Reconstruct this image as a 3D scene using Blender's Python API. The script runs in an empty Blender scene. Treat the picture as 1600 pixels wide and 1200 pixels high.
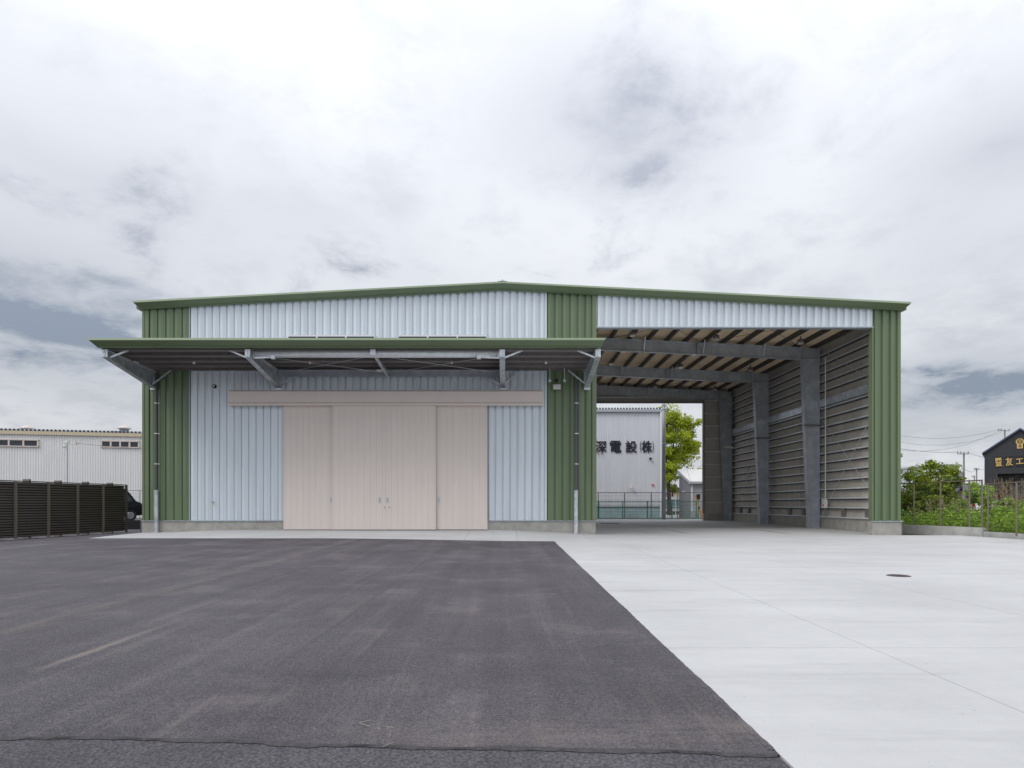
import bpy, math, random
from mathutils import Vector, Matrix
random.seed(7)
R = math.radians
scene = bpy.context.scene
col = scene.collection

# ------------------------------------------------------------------ camera
F, CX, CY, H = 945.0, 790.0, 788.0, 1.07      # focal (photo px), vanishing point (photo px), eye height (m)
cam_d = bpy.data.cameras.new('camera')
cam_d.sensor_width = 36.0
cam_d.lens = F / 1600 * 36
cam_d.shift_x = (800 - CX) / 1600
cam_d.shift_y = (CY - 600) / 1600
cam_d.clip_start = 0.05
cam_d.clip_end = 6000
cam = bpy.data.objects.new('camera', cam_d)
col.objects.link(cam)
cam.location = (0, 0, H)
cam.rotation_euler = (R(90), 0, 0)
scene.camera = cam

# ------------------------------------------------------------------ sky, sun, exposure
SUN_EL, SUN_AZ = R(50), R(232)       # azimuth clockwise from +Y: behind the camera, a little to the left
world = bpy.data.worlds.new('World')
scene.world = world
world.use_nodes = True
wn = world.node_tree.nodes; wl = world.node_tree.links
for n in list(wn): wn.remove(n)
def WN(t, **kw):
    n = wn.new(t)
    for k, v in kw.items():
        if k == 'inp':
            for i, x in v.items(): n.inputs[i].default_value = x
        else: setattr(n, k, v)
    return n
def wmath(op, a, b=None, clamp=False):
    n = WN('ShaderNodeMath', operation=op, use_clamp=clamp)
    for i, x in enumerate((a, b)):
        if x is None: continue
        if isinstance(x, (int, float)): n.inputs[i].default_value = x
        else: wl.new(x, n.inputs[i])
    return n.outputs[0]
def wvec(op, a, b):
    n = WN('ShaderNodeVectorMath', operation=op)
    for i, x in enumerate((a, b)):
        if isinstance(x, (tuple, list)): n.inputs[i].default_value = x
        else: wl.new(x, n.inputs[i])
    return n
def wmix(fac, a, b):
    n = WN('ShaderNodeMix', data_type='RGBA')
    if isinstance(fac, (int, float)): n.inputs[0].default_value = fac
    else: wl.new(fac, n.inputs[0])
    for i, x in ((6, a), (7, b)):
        if isinstance(x, (tuple, list)): n.inputs[i].default_value = (*x[:3], 1)
        else: wl.new(x, n.inputs[i])
    return n.outputs[2]
tc = WN('ShaderNodeTexCoord')
dirv = tc.outputs['Generated']
sep = WN('ShaderNodeSeparateXYZ'); wl.new(dirv, sep.inputs[0])
zc = wmath('MAXIMUM', sep.outputs[2], 0.0)
den = wmath('ADD', zc, 0.22)
flat = WN('ShaderNodeCombineXYZ')
wl.new(wmath('DIVIDE', sep.outputs[0], den), flat.inputs[0])
wl.new(wmath('DIVIDE', sep.outputs[1], den), flat.inputs[1])
def wnoise(scale, detail, rough, off, dist=0.0):
    m = WN('ShaderNodeMapping'); wl.new(flat.outputs[0], m.inputs[0]); m.inputs['Location'].default_value = off
    n = WN('ShaderNodeTexNoise'); n.inputs['Scale'].default_value = scale
    n.inputs['Detail'].default_value = detail; n.inputs['Roughness'].default_value = rough
    n.inputs['Distortion'].default_value = dist
    wl.new(m.outputs[0], n.inputs['Vector'])
    return n.outputs['Fac']
big = wnoise(0.75, 3, 0.5, (3.1, 1.7, 0))
mid = wnoise(2.4, 9, 0.62, (0.4, 5.2, 0), 0.3)
fine = wnoise(6.0, 8, 0.64, (7.7, 2.2, 0), 0.35)
cloudv = wmath('ADD', wmath('ADD', wmath('MULTIPLY', big, 0.30), wmath('MULTIPLY', mid, 0.48)), wmath('MULTIPLY', fine, 0.22))
# darker cloud masses standing in the sky (direction, size), edges broken up by the noise
def blob(px, py, sx, sz, amt, hard):
    d = Vector(((px - CX) / F, 1, (CY - py) / F)).normalized()
    v = wvec('SUBTRACT', dirv, tuple(d))
    s = wvec('MULTIPLY', v.outputs[0], (1 / sx, 1 / max(sx, .3), 1 / sz))
    ln = WN('ShaderNodeVectorMath', operation='LENGTH'); wl.new(s.outputs[0], ln.inputs[0])
    r = wmath('ADD', ln.outputs['Value'], wmath('MULTIPLY', wmath('SUBTRACT', mid, 0.5), 2.8))
    r = wmath('ADD', r, wmath('MULTIPLY', wmath('SUBTRACT', fine, 0.5), 1.3))
    m = WN('ShaderNodeMapRange', interpolation_type='SMOOTHSTEP')
    wl.new(r, m.inputs[0])
    m.inputs[1].default_value = hard; m.inputs[2].default_value = 1.0; m.inputs[3].default_value = amt; m.inputs[4].default_value = 0.0
    return m.outputs[0]
grey = WN('ShaderNodeMapRange', interpolation_type='SMOOTHSTEP')
wl.new(cloudv, grey.inputs[0])
grey.inputs[1].default_value = 0.40; grey.inputs[2].default_value = 0.62; grey.inputs[3].default_value = 0.02; grey.inputs[4].default_value = 0.52
dk = grey.outputs[0]
for b in ((940, 185, .38, .20, .80, -1.0), (1040, 240, .26, .13, .60, -1.0), (180, 290, .48, .11, .62, -1.0), (520, 330, .42, .10, .42, -1.0), (1570, 225, .24, .13, .70, -1.0),
          (1450, 420, .28, .08, .30, -1.0), (600, 430, .60, .09, .34, -1.0), (0, 430, .42, .13, .80, -1.0), (330, 190, .24, .08, .26, -1.0), (0, 60, .3, .15, .22, -1.0), (1580, 40, .3, .15, .22, -1.0)):
    dk = wmath('ADD', dk, blob(*b))
dk = wmath('MINIMUM', dk, 1.0)
blue = blob(30, 500, .38, .10, 1.7, -.8)
for b in ((1570, 604, .24, .052, 1.7, -.8), (1480, 575, .22, .05, .35, -1.0), (150, 545, .2, .05, .4, -.8)):
    blue = wmath('ADD', blue, blob(*b))
blue = wmath('MINIMUM', blue, 1.0)
nish = WN('ShaderNodeTexSky', sky_type='NISHITA', sun_disc=False, sun_elevation=SUN_EL, sun_rotation=SUN_AZ)
nish_s = wvec('MULTIPLY', nish.outputs[0], (0.10, 0.10, 0.10)).outputs[0]
c1 = wmix(dk, (0.825, 0.845, 0.88), (0.40, 0.425, 0.49))
c2 = wmix(blue, c1, (0.29, 0.34, 0.42))
# overcast luminance climbs towards the zenith
zr = WN('ShaderNodeMapRange'); wl.new(zc, zr.inputs[0])
zr.inputs[1].default_value = 0.15; zr.inputs[2].default_value = 0.95; zr.inputs[3].default_value = 0.92; zr.inputs[4].default_value = 2.0
zs = WN('ShaderNodeVectorMath', operation='SCALE'); wl.new(c2, zs.inputs[0]); wl.new(zr.outputs[0], zs.inputs['Scale'])
c3 = wmix(0.08, zs.outputs[0], nish_s)
bg = WN('ShaderNodeBackground'); wl.new(c3, bg.inputs[0]); bg.inputs[1].default_value = 1.0
wo = WN('ShaderNodeOutputWorld'); wl.new(bg.outputs[0], wo.inputs[0])

sun_d = bpy.data.lights.new('sun', 'SUN')
sun_d.energy = 1.5
sun_d.angle = R(25)
sun_d.color = (1.0, 0.96, 0.90)
sun = bpy.data.objects.new('sun', sun_d)
col.objects.link(sun)
sdir = Vector((math.sin(SUN_AZ) * math.cos(SUN_EL), math.cos(SUN_AZ) * math.cos(SUN_EL), math.sin(SUN_EL)))
sun.rotation_euler = sdir.to_track_quat('Z', 'Y').to_euler()
sun.location = sdir * 60

scene.view_settings.view_transform = 'Standard'
scene.view_settings.look = 'None'
scene.view_settings.gamma = 1.0
scene.view_settings.exposure = 0.0
scene.view_settings.use_curve_mapping = False
scene.render.engine = 'CYCLES'
scene.cycles.max_bounces = 6
scene.cycles.use_denoising = True

# ------------------------------------------------------------------ helpers
def W(px, py, Y): return Vector(((px - CX) * Y / F, Y, H + (CY - py) * Y / F))
def X(px, Y): return (px - CX) * Y / F
def Zp(py, Y): return H + (CY - py) * Y / F
def sst(t):
    t = max(0.0, min(1.0, t)); return t * t * (3 - 2 * t)

WPOS = {}
class MB:
    def __init__(s): s.v = []; s.f = []
    def add(s, vs, fs):
        b = len(s.v); s.v += [tuple(p) for p in vs]; s.f += [tuple(b + i for i in f) for f in fs]; return s
    def box(s, x0, x1, y0, y1, z0, z1):
        return s.add([(x0,y0,z0),(x1,y0,z0),(x1,y1,z0),(x0,y1,z0),(x0,y0,z1),(x1,y0,z1),(x1,y1,z1),(x0,y1,z1)],
                     [(3,2,1,0),(4,5,6,7),(0,1,5,4),(1,2,6,5),(2,3,7,6),(3,0,4,7)])
    def prism(s, poly, axis, a0, a1):
        def P(u, w, a): return {'x': (a, u, w), 'y': (u, a, w), 'z': (u, w, a)}[axis]
        n = len(poly)
        vs = [P(u, w, a0) for u, w in poly] + [P(u, w, a1) for u, w in poly]
        fs = [tuple(range(n))[::-1], tuple(range(n, 2 * n))] + [(i, (i + 1) % n, n + (i + 1) % n, n + i) for i in range(n)]
        return s.add(vs, fs)
    def tube(s, p0, p1, r0, r1=None, n=8, caps=True):
        p0 = Vector(p0); p1 = Vector(p1); r1 = r0 if r1 is None else r1
        d = (p1 - p0).normalized()
        a = d.cross(Vector((0, 0, 1)) if abs(d.z) < .9 else Vector((1, 0, 0))).normalized(); b = d.cross(a)
        vs = []
        for p, r in ((p0, r0), (p1, r1)):
            for i in range(n):
                t = 2 * math.pi * i / n
                vs.append(p + (a * math.cos(t) + b * math.sin(t)) * r)
        fs = [(i, (i + 1) % n, n + (i + 1) % n, n + i) for i in range(n)]
        if caps: fs += [tuple(range(n))[::-1], tuple(range(n, 2 * n))]
        return s.add(vs, fs)
    def bar(s, p0, p1, w, h):
        p0 = Vector(p0); p1 = Vector(p1); d = (p1 - p0).normalized()
        a = d.cross(Vector((0, 0, 1)) if abs(d.z) < .95 else Vector((0, 1, 0))).normalized(); b = a.cross(d).normalized()
        vs = [p + a * (sa * w / 2) + b * (sb * h / 2) for p in (p0, p1) for sa, sb in ((-1,-1),(1,-1),(1,1),(-1,1))]
        return s.add(vs, [(0,1,2,3),(7,6,5,4),(0,4,5,1),(1,5,6,2),(2,6,7,3),(3,7,4,0)])
    def build(s, name, m, parent=None, smooth=False, origin=None):
        if origin is None:
            xs = [p[0] for p in s.v]; ys = [p[1] for p in s.v]; zs = [p[2] for p in s.v]
            origin = Vector(((min(xs) + max(xs)) / 2, (min(ys) + max(ys)) / 2, min(zs)))
        else: origin = Vector(origin)
        me = bpy.data.meshes.new(name)
        me.from_pydata([(p[0] - origin.x, p[1] - origin.y, p[2] - origin.z) for p in s.v], [], s.f)
        if smooth: me.polygons.foreach_set('use_smooth', [True] * len(me.polygons))
        me.materials.append(m)
        return place(me, name, origin, parent)
def place(me, name, loc, parent=None, rot=None):
    o = bpy.data.objects.new(name, me)
    col.objects.link(o)
    loc = Vector(loc)
    if parent is not None:
        o.parent = parent; o.location = loc - WPOS[parent.name]
    else: o.location = loc
    if rot: o.rotation_euler = rot
    WPOS[o.name] = loc
    return o
def empty(name, loc, label, cat, group=None):
    o = place(None, name, loc)
    return tag(o, label, cat, group)
def tag(o, label=None, cat=None, group=None, kind=None):
    if label: o['label'] = label
    if cat: o['category'] = cat
    if group: o['group'] = group
    if kind: o['kind'] = kind
    return o
def sub(name, loc, parent): return place(None, name, loc, parent)

# ------------------------------------------------------------------ materials
def mat(name, c, rough=.6, metal=0., var=.0, vscale=3., bump=0., bscale=40., rnd=0., c2=None, stretch=(1, 1, 1), spec=.5, detail=6):
    m = bpy.data.materials.new(name); m.use_nodes = True
    nt = m.node_tree; N = nt.nodes; L = nt.links
    b = N['Principled BSDF']
    b.inputs['Roughness'].default_value = rough; b.inputs['Metallic'].default_value = metal
    b.inputs['Specular IOR Level'].default_value = spec
    out = None
    g = N.new('ShaderNodeNewGeometry')
    mp = N.new('ShaderNodeMapping'); L.new(g.outputs['Position'], mp.inputs[0]); mp.inputs['Scale'].default_value = stretch
    if var > 0 or c2:
        n = N.new('ShaderNodeTexNoise'); n.inputs['Scale'].default_value = vscale; n.inputs['Detail'].default_value = detail; n.inputs['Roughness'].default_value = .6
        L.new(mp.outputs[0], n.inputs['Vector'])
        mr = N.new('ShaderNodeMapRange'); L.new(n.outputs['Fac'], mr.inputs[0]); mr.inputs[1].default_value = .3; mr.inputs[2].default_value = .7
        mx = N.new('ShaderNodeMix'); mx.data_type = 'RGBA'; L.new(mr.outputs[0], mx.inputs[0])
        ca = c2 if c2 else tuple(max(0, x * (1 - var)) for x in c)
        cb = c if c2 else tuple(min(1, x * (1 + var)) for x in c)
        mx.inputs[6].default_value = (*ca, 1); mx.inputs[7].default_value = (*cb, 1)
        out = mx.outputs[2]
    if rnd > 0:
        oi = N.new('ShaderNodeObjectInfo')
        mr2 = N.new('ShaderNodeMapRange'); L.new(oi.outputs['Random'], mr2.inputs[0]); mr2.inputs[3].default_value = 1 - rnd; mr2.inputs[4].default_value = 1 + rnd
        sc = N.new('ShaderNodeVectorMath'); sc.operation = 'SCALE'; L.new(mr2.outputs[0], sc.inputs['Scale'])
        if out: L.new(out, sc.inputs[0])
        else: sc.inputs[0].default_value = c
        out = sc.outputs[0]
    if out: L.new(out, b.inputs['Base Color'])
    else: b.inputs['Base Color'].default_value = (*c, 1)
    if bump > 0:
        n2 = N.new('ShaderNodeTexNoise'); n2.inputs['Scale'].default_value = bscale; n2.inputs['Detail'].default_value = 4
        L.new(mp.outputs[0], n2.inputs['Vector'])
        bp = N.new('ShaderNodeBump'); bp.inputs['Strength'].default_value = bump; bp.inputs['Distance'].default_value = .01
        L.new(n2.outputs['Fac'], bp.inputs['Height']); L.new(bp.outputs[0], b.inputs['Normal'])
    return m
M = {}
M['white_clad'] = mat('white_cladding', (.64, .70, .755), .30, .10, .06, 1.2, rnd=.02, stretch=(2, 2, .25))
M['green_clad'] = mat('green_cladding', (.134, .186, .104), .32, 0, .05, 1.2, rnd=.03, stretch=(2, 2, .3))
M['green_trim'] = mat('green_trim', (.150, .198, .112), .34, 0, .05, 1.0)
M['flashing'] = mat('grey_flashing', (.42, .47, .52), .4, .3, .06, 3)
M['galv'] = mat('galvanised_steel', (.76, .79, .81), .34, .6, c2=(.42, .465, .51), vscale=5, rnd=.04, bump=.04, bscale=12)
M['galv_dark'] = mat('galvanised_frame_steel', (.52, .56, .60), .40, .35, c2=(.33, .36, .395), vscale=2.5, rnd=.06, bump=.05, bscale=9)
M['primer'] = mat('dark_primer_steel', (.17, .155, .15), .5, .1, .15, 4)
M['purlin'] = mat('dark_purlin_steel', (.06, .055, .052), .45, .25, .2, 4)
M['girt'] = mat('girt_steel', (.64, .68, .70), .36, .25, .15, 4, rnd=.08)
M['deck'] = mat('canopy_deck', (.22, .202, .196), .6, 0, .12, 5)
M['tan'] = mat('ceiling_insulation', (.88, .70, .48), .9, 0, .08, 4, rnd=.05, bump=.1, bscale=60)
M['lining'] = mat('wall_lining', (.44, .412, .37), .8, 0, .09, 2.5, rnd=.10, stretch=(1, 1, .4))
M['beige'] = mat('beige_door_paint', (.70, .625, .58), .42, 0, .025, 2.5, rnd=.012, stretch=(1, 1, .3))
M['plinth'] = mat('plinth_concrete', (.40, .39, .36), .85, 0, c2=(.28, .272, .25), vscale=3.2, bump=.25, bscale=30)
M['galv_bright'] = mat('bright_galvanised_tube', (.80, .83, .85), .33, .15, c2=(.62, .66, .70), vscale=6, bump=.04, bscale=12)
M['groove'] = mat('dark_gap', (.02, .02, .02), .8)
M['handle'] = mat('handle_steel', (.62, .64, .68), .3, .7)
M['black'] = mat('black_plastic', (.015, .015, .017), .5, spec=.25)
M['white_p'] = mat('white_plastic', (.75, .75, .74), .45)
M['glass'] = mat('window_glass', (.03, .042, .052), .06, 0, spec=.45)
M['alu_white'] = mat('white_aluminium', (.72, .73, .75), .4, .1)
M['pipe'] = mat('dark_downpipe', (.085, .085, .10), .45)
M['teal'] = mat('pale_teal_lens', (.42, .62, .64), .2)
M['roofm'] = mat('roof_steel', (.40, .43, .46), .4, .4, .08, 1)
M['f_slat'] = mat('brown_slat', (.105, .090, .080), .42, .15, .1, 4, rnd=.08)
M['f_post'] = mat('bronze_post', (.22, .185, .15), .42, .3, .08, 4)
M['f_wire'] = mat('bronze_wire', (.12, .105, .085), .5, .2)
M['nw'] = mat('neighbour_white_wall', (.66, .675, .73), .5, 0, .05, 1.5, stretch=(3, 3, .2))
M['lw'] = mat('left_white_wall', (.76, .76, .77), .5, 0, .05, 1.5, stretch=(3, 3, .2))
M['cream'] = mat('cream_gutter', (.58, .50, .36), .5)
M['greytrim'] = mat('grey_gutter', (.38, .40, .44), .5)
M['navy'] = mat('dark_rib_closure', (.03, .032, .045), .6)
M['bluebase'] = mat('pale_blue_render', (.30, .40, .45), .8, 0, .15, 2)
M['vent'] = mat('vent_metal', (.62, .54, .50), .5)
M['greenf'] = mat('green_fence_paint', (.045, .21, .165), .4)
M['greenw'] = mat('green_fence_wire', (.07, .26, .20), .4)
M['brownf'] = mat('brown_fence_paint', (.16, .12, .10), .5)
M['polec'] = mat('pole_steel', (.30, .33, .37), .5, .2, .12, 1.5, stretch=(1, 1, .3))
M['concpole'] = mat('concrete_pole', (.26, .25, .27), .8)
M['wire'] = mat('cable_black', (.09, .09, .10), .6)
M['orange'] = mat('orange_guard', (.85, .36, .03), .5)
M['greyshed'] = mat('grey_shed_wall', (.21, .215, .235), .7, 0, .06, 2)
M['shed_front'] = mat('pale_shed_wall', (.42, .435, .46), .7, 0, .06, 2)
M['shed_roof'] = mat('shed_roof', (.58, .58, .57), .5, 0, .05, 2)
M['blackwall'] = mat('black_wall', (.028, .030, .036), .5, 0, .1, 1.5, rnd=.04)
M['blueedge'] = mat('blue_flashing', (.07, .09, .17), .4)
M['gold'] = mat('gold_letters', (.62, .43, .15), .4, .1)
M['signblack'] = mat('sign_black', (.012, .012, .015), .4)
M['ink'] = mat('black_letters', (.010, .011, .022), .5)
M['red'] = mat('red_paint', (.75, .02, .03), .5)
M['bluetarp'] = mat('blue_roof', (.05, .20, .48), .5, 0, .2, 2)
M['brownwood'] = mat('brown_wood', (.10, .055, .035), .7, 0, .2, 3)
M['plaster'] = mat('beige_plaster', (.55, .46, .34), .8, 0, .08, 2)
M['tile'] = mat('dark_roof_tile', (.075, .08, .09), .5, 0, .2, 3)
M['white_far'] = mat('far_white_wall', (.60, .63, .68), .6, 0, .05, 1)
M['carblack'] = mat('black_car_paint', (.008, .009, .012), .22, 0, spec=.25)
M['carwhite'] = mat('white_car_paint', (.72, .73, .74), .15, 0)
M['tyre'] = mat('tyre_rubber', (.012, .012, .013), .85)
M['rim'] = mat('alloy_rim', (.35, .36, .38), .3, .8)
M['lampglass'] = mat('lamp_glass', (.55, .55, .52), .1)
M['redlens'] = mat('red_lens', (.35, .01, .01), .2)
M['bark'] = mat('bark', (.060, .048, .040), .9, 0, .3, 8, bump=.5, bscale=25)
M['kerb'] = mat('kerb_concrete', (.55, .55, .54), .85, 0, c2=(.40, .40, .39), vscale=3, bump=.3, bscale=40)
M['iron'] = mat('cast_iron', (.115, .092, .088), .6, .3, .2, 20)
M['grate'] = mat('drain_steel', (.05, .05, .055), .6, .4)
M['earth'] = mat('earth', (.20, .185, .16), .95, 0, c2=(.13, .125, .10), vscale=.4, bump=.3, bscale=8)
M['reed'] = mat('dry_reed', (.31, .235, .15), .9, 0, .3, 5)

def leaf_mat(name, cd, cl, vs=1.2, trans=.35):
    m = bpy.data.materials.new(name); m.use_nodes = True
    N = m.node_tree.nodes; L = m.node_tree.links
    b = N['Principled BSDF']; b.inputs['Roughness'].default_value = .5; b.inputs['Specular IOR Level'].default_value = .3
    g = N.new('ShaderNodeNewGeometry')
    n = N.new('ShaderNodeTexNoise'); n.inputs['Scale'].default_value = vs; n.inputs['Detail'].default_value = 5; L.new(g.outputs['Position'], n.inputs['Vector'])
    mr = N.new('ShaderNodeMapRange'); mr.inputs[1].default_value = .32; mr.inputs[2].default_value = .68
    ad = N.new('ShaderNodeMath'); ad.operation = 'MULTIPLY_ADD'; L.new(g.outputs['Random Per Island'], ad.inputs[0]); ad.inputs[1].default_value = .30; L.new(n.outputs['Fac'], ad.inputs[2])
    sb = N.new('ShaderNodeMath'); sb.operation = 'SUBTRACT'; L.new(ad.outputs[0], sb.inputs[0]); sb.inputs[1].default_value = .15
    L.new(sb.outputs[0], mr.inputs[0])
    mx = N.new('ShaderNodeMix'); mx.data_type = 'RGBA'; L.new(mr.outputs[0], mx.inputs[0]); mx.inputs[6].default_value = (*cd, 1); mx.inputs[7].default_value = (*cl, 1)
    L.new(mx.outputs[2], b.inputs['Base Color'])
    t = N.new('ShaderNodeBsdfTranslucent'); L.new(mx.outputs[2], t.inputs[0])
    ms = N.new('ShaderNodeMixShader'); ms.inputs[0].default_value = trans
    L.new(b.outputs[0], ms.inputs[1]); L.new(t.outputs[0], ms.inputs[2])
    L.new(ms.outputs[0], N['Material Output'].inputs[0])
    return m
M['leaf_y'] = leaf_mat('camphor_leaves', (.17, .25, .02), (.55, .60, .05))
M['leaf_g'] = leaf_mat('shrub_leaves', (.06, .125, .014), (.34, .40, .035), 1.6)
M['leaf_w'] = leaf_mat('weed_leaves', (.14, .26, .03), (.36, .52, .07), 1.5)
M['leaf_p'] = leaf_mat('pale_plumes', (.34, .34, .17), (.52, .50, .30), 1.5)

def asphalt_mat(name, base, dusty):
    m = bpy.data.materials.new(name); m.use_nodes = True
    N = m.node_tree.nodes; L = m.node_tree.links
    b = N['Principled BSDF']
    g = N.new('ShaderNodeNewGeometry')
    def noise(scale, detail=5, rough=.6, st=(1, 1, 1)):
        mp = N.new('ShaderNodeMapping'); L.new(g.outputs['Position'], mp.inputs[0]); mp.inputs['Scale'].default_value = st
        n = N.new('ShaderNodeTexNoise'); n.inputs['Scale'].default_value = scale; n.inputs['Detail'].default_value = detail; n.inputs['Roughness'].default_value = rough
        L.new(mp.outputs[0], n.inputs['Vector']); return n.outputs['Fac']
    def rng(x, a, c, lo, hi):
        r = N.new('ShaderNodeMapRange'); L.new(x, r.inputs[0]); r.inputs[1].default_value = a; r.inputs[2].default_value = c; r.inputs[3].default_value = lo; r.inputs[4].default_value = hi; return r.outputs[0]
    def math_(op, a, c):
        n = N.new('ShaderNodeMath'); n.operation = op
        for i, x in enumerate((a, c)):
            if isinstance(x, (int, float)): n.inputs[i].default_value = x
            else: L.new(x, n.inputs[i])
        return n.outputs[0]
    def mix(f, a, c):
        n = N.new('ShaderNodeMix'); n.data_type = 'RGBA'; L.new(f, n.inputs[0])
        for i, x in ((6, a), (7, c)):
            if isinstance(x, tuple): n.inputs[i].default_value = (*x, 1)
            else: L.new(x, n.inputs[i])
        return n.outputs[2]
    sp = N.new('ShaderNodeSeparateXYZ'); L.new(g.outputs['Position'], sp.inputs[0])
    # aggregate grain
    vor = N.new('ShaderNodeTexVoronoi'); vor.inputs['Scale'].default_value = 85 if dusty else 60; L.new(g.outputs['Position'], vor.inputs['Vector'])
    stone = rng(vor.outputs['Distance'], .1, .75, 1.24, .56 if dusty else .52)
    grain = rng(noise(160, 3), .3, .7, .78, 1.22)
    grain2 = rng(noise(26, 6, .75), .3, .7, .74, 1.2)
    blot = rng(noise(.55, 6, .62), .32, .68, .76, 1.2)
    strk = rng(noise(1.1, 5, .6, (2.6, .10, 1)), .3, .7, .80, 1.16)     # roller lanes run towards the building
    wav = rng(noise(.9, 6, .7, (.7, 1.3, 1)), .3, .7, .90, 1.10)
    k = math_('MULTIPLY', math_('MULTIPLY', math_('MULTIPLY', grain, blot), math_('MULTIPLY', strk, wav)), math_('MULTIPLY', stone, grain2))
    sc = N.new('ShaderNodeVectorMath'); sc.operation = 'SCALE'; sc.inputs[0].default_value = base; L.new(k, sc.inputs['Scale'])
    c = sc.outputs[0]
    if dusty:
        # sandy dust left in patches, heaviest along the front edge
        d1 = rng(noise(1.1, 7, .70), .54, .74, 0, .36)
        d2 = math_('MULTIPLY', rng(noise(1.3, 6, .7, (.5, 3, 1)), .40, .66, 0, .60), rng(math_('ABSOLUTE', math_('SUBTRACT', sp.outputs[1], 2.86), 0), .0, .32, 1, 0))
        d2 = math_('MULTIPLY', d2, rng(sp.outputs[0], -1.2, -.2, 0, 1))
        d3 = math_('MULTIPLY', rng(noise(2.2, 6, .7, (3, .12, 1)), .54, .70, 0, .34), rng(sp.outputs[1], 3, 9, 1, .35))
        wx = math_('ADD', sp.outputs[0], math_('MULTIPLY', math_('SUBTRACT', noise(.8, 4), .5), .5))
        t1 = math_('MULTIPLY', rng(math_('ABSOLUTE', math_('ADD', wx, 4.25), 0), .05, .22, .34, 0), rng(noise(3, 5, .7, (3, .4, 1)), .38, .62, .1, 1))
        wx2 = math_('ADD', sp.outputs[0], math_('MULTIPLY', math_('SUBTRACT', noise(2.5, 4), .5), .12))
        t2 = math_('MULTIPLY', rng(math_('ABSOLUTE', math_('ADD', wx2, 3.02), 0), .010, .05, .75, 0), math_('MULTIPLY', rng(sp.outputs[1], 3.8, 4.2, 0, 1), rng(sp.outputs[1], 4.6, 5.6, 1, 0)))
        dk1 = math_('MULTIPLY', rng(noise(1.6, 6, .7, (.55, 2.2, 1)), .54, .70, 0, .60), rng(sp.outputs[1], 3.4, 6.0, 1, .3))
        c = mix(dk1, c, (.052, .049, .057))
        spk = math_('GREATER_THAN', noise(70, 1, .5), .735)
        dd = math_('MINIMUM', math_('ADD', math_('ADD', math_('ADD', d1, d2), d3), math_('ADD', t1, t2)), .8)
        c = mix(math_('MULTIPLY', dd, rng(noise(60, 4, .7), .35, .65, .35, 1)), c, (.300, .255, .225))
        c = mix(math_('MULTIPLY', spk, .55), c, (.42, .40, .37))
        # paving lane joint
        wob = math_('ADD', sp.outputs[0], math_('MULTIPLY', math_('SUBTRACT', noise(1.4, 5), .5), .10))
        j = math_('MULTIPLY', rng(math_('ABSOLUTE', math_('ADD', wob, 1.50), 0), .006, .030, .34, 0), rng(sp.outputs[1], 3.5, 4.1, 0, 1))
        j = math_('MULTIPLY', j, rng(noise(6, 4, .7), .35, .6, .2, 1))
        c = mix(j, c, (.030, .029, .032))
    L.new(c, b.inputs['Base Color'])
    b.inputs['Roughness'].default_value = .72; b.inputs['Specular IOR Level'].default_value = .35
    hh = math_('ADD', math_('MULTIPLY', noise(110, 4, .7), 1.0), math_('MULTIPLY', rng(vor.outputs['Distance'], 0, .8, 1, 0), .9))
    bp = N.new('ShaderNodeBump'); bp.inputs['Strength'].default_value = .8; bp.inputs['Distance'].default_value = .010
    L.new(hh, bp.inputs['Height']); L.new(bp.outputs[0], b.inputs['Normal'])
    return m
M['asphalt'] = asphalt_mat('yard_asphalt', (.122, .111, .129), True)
M['road'] = asphalt_mat('old_road_asphalt', (.118, .111, .127), False)
M['tar'] = mat('tar_seal', (.058, .055, .060), .95, 0, .3, 30, bump=.4, bscale=80)

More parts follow.
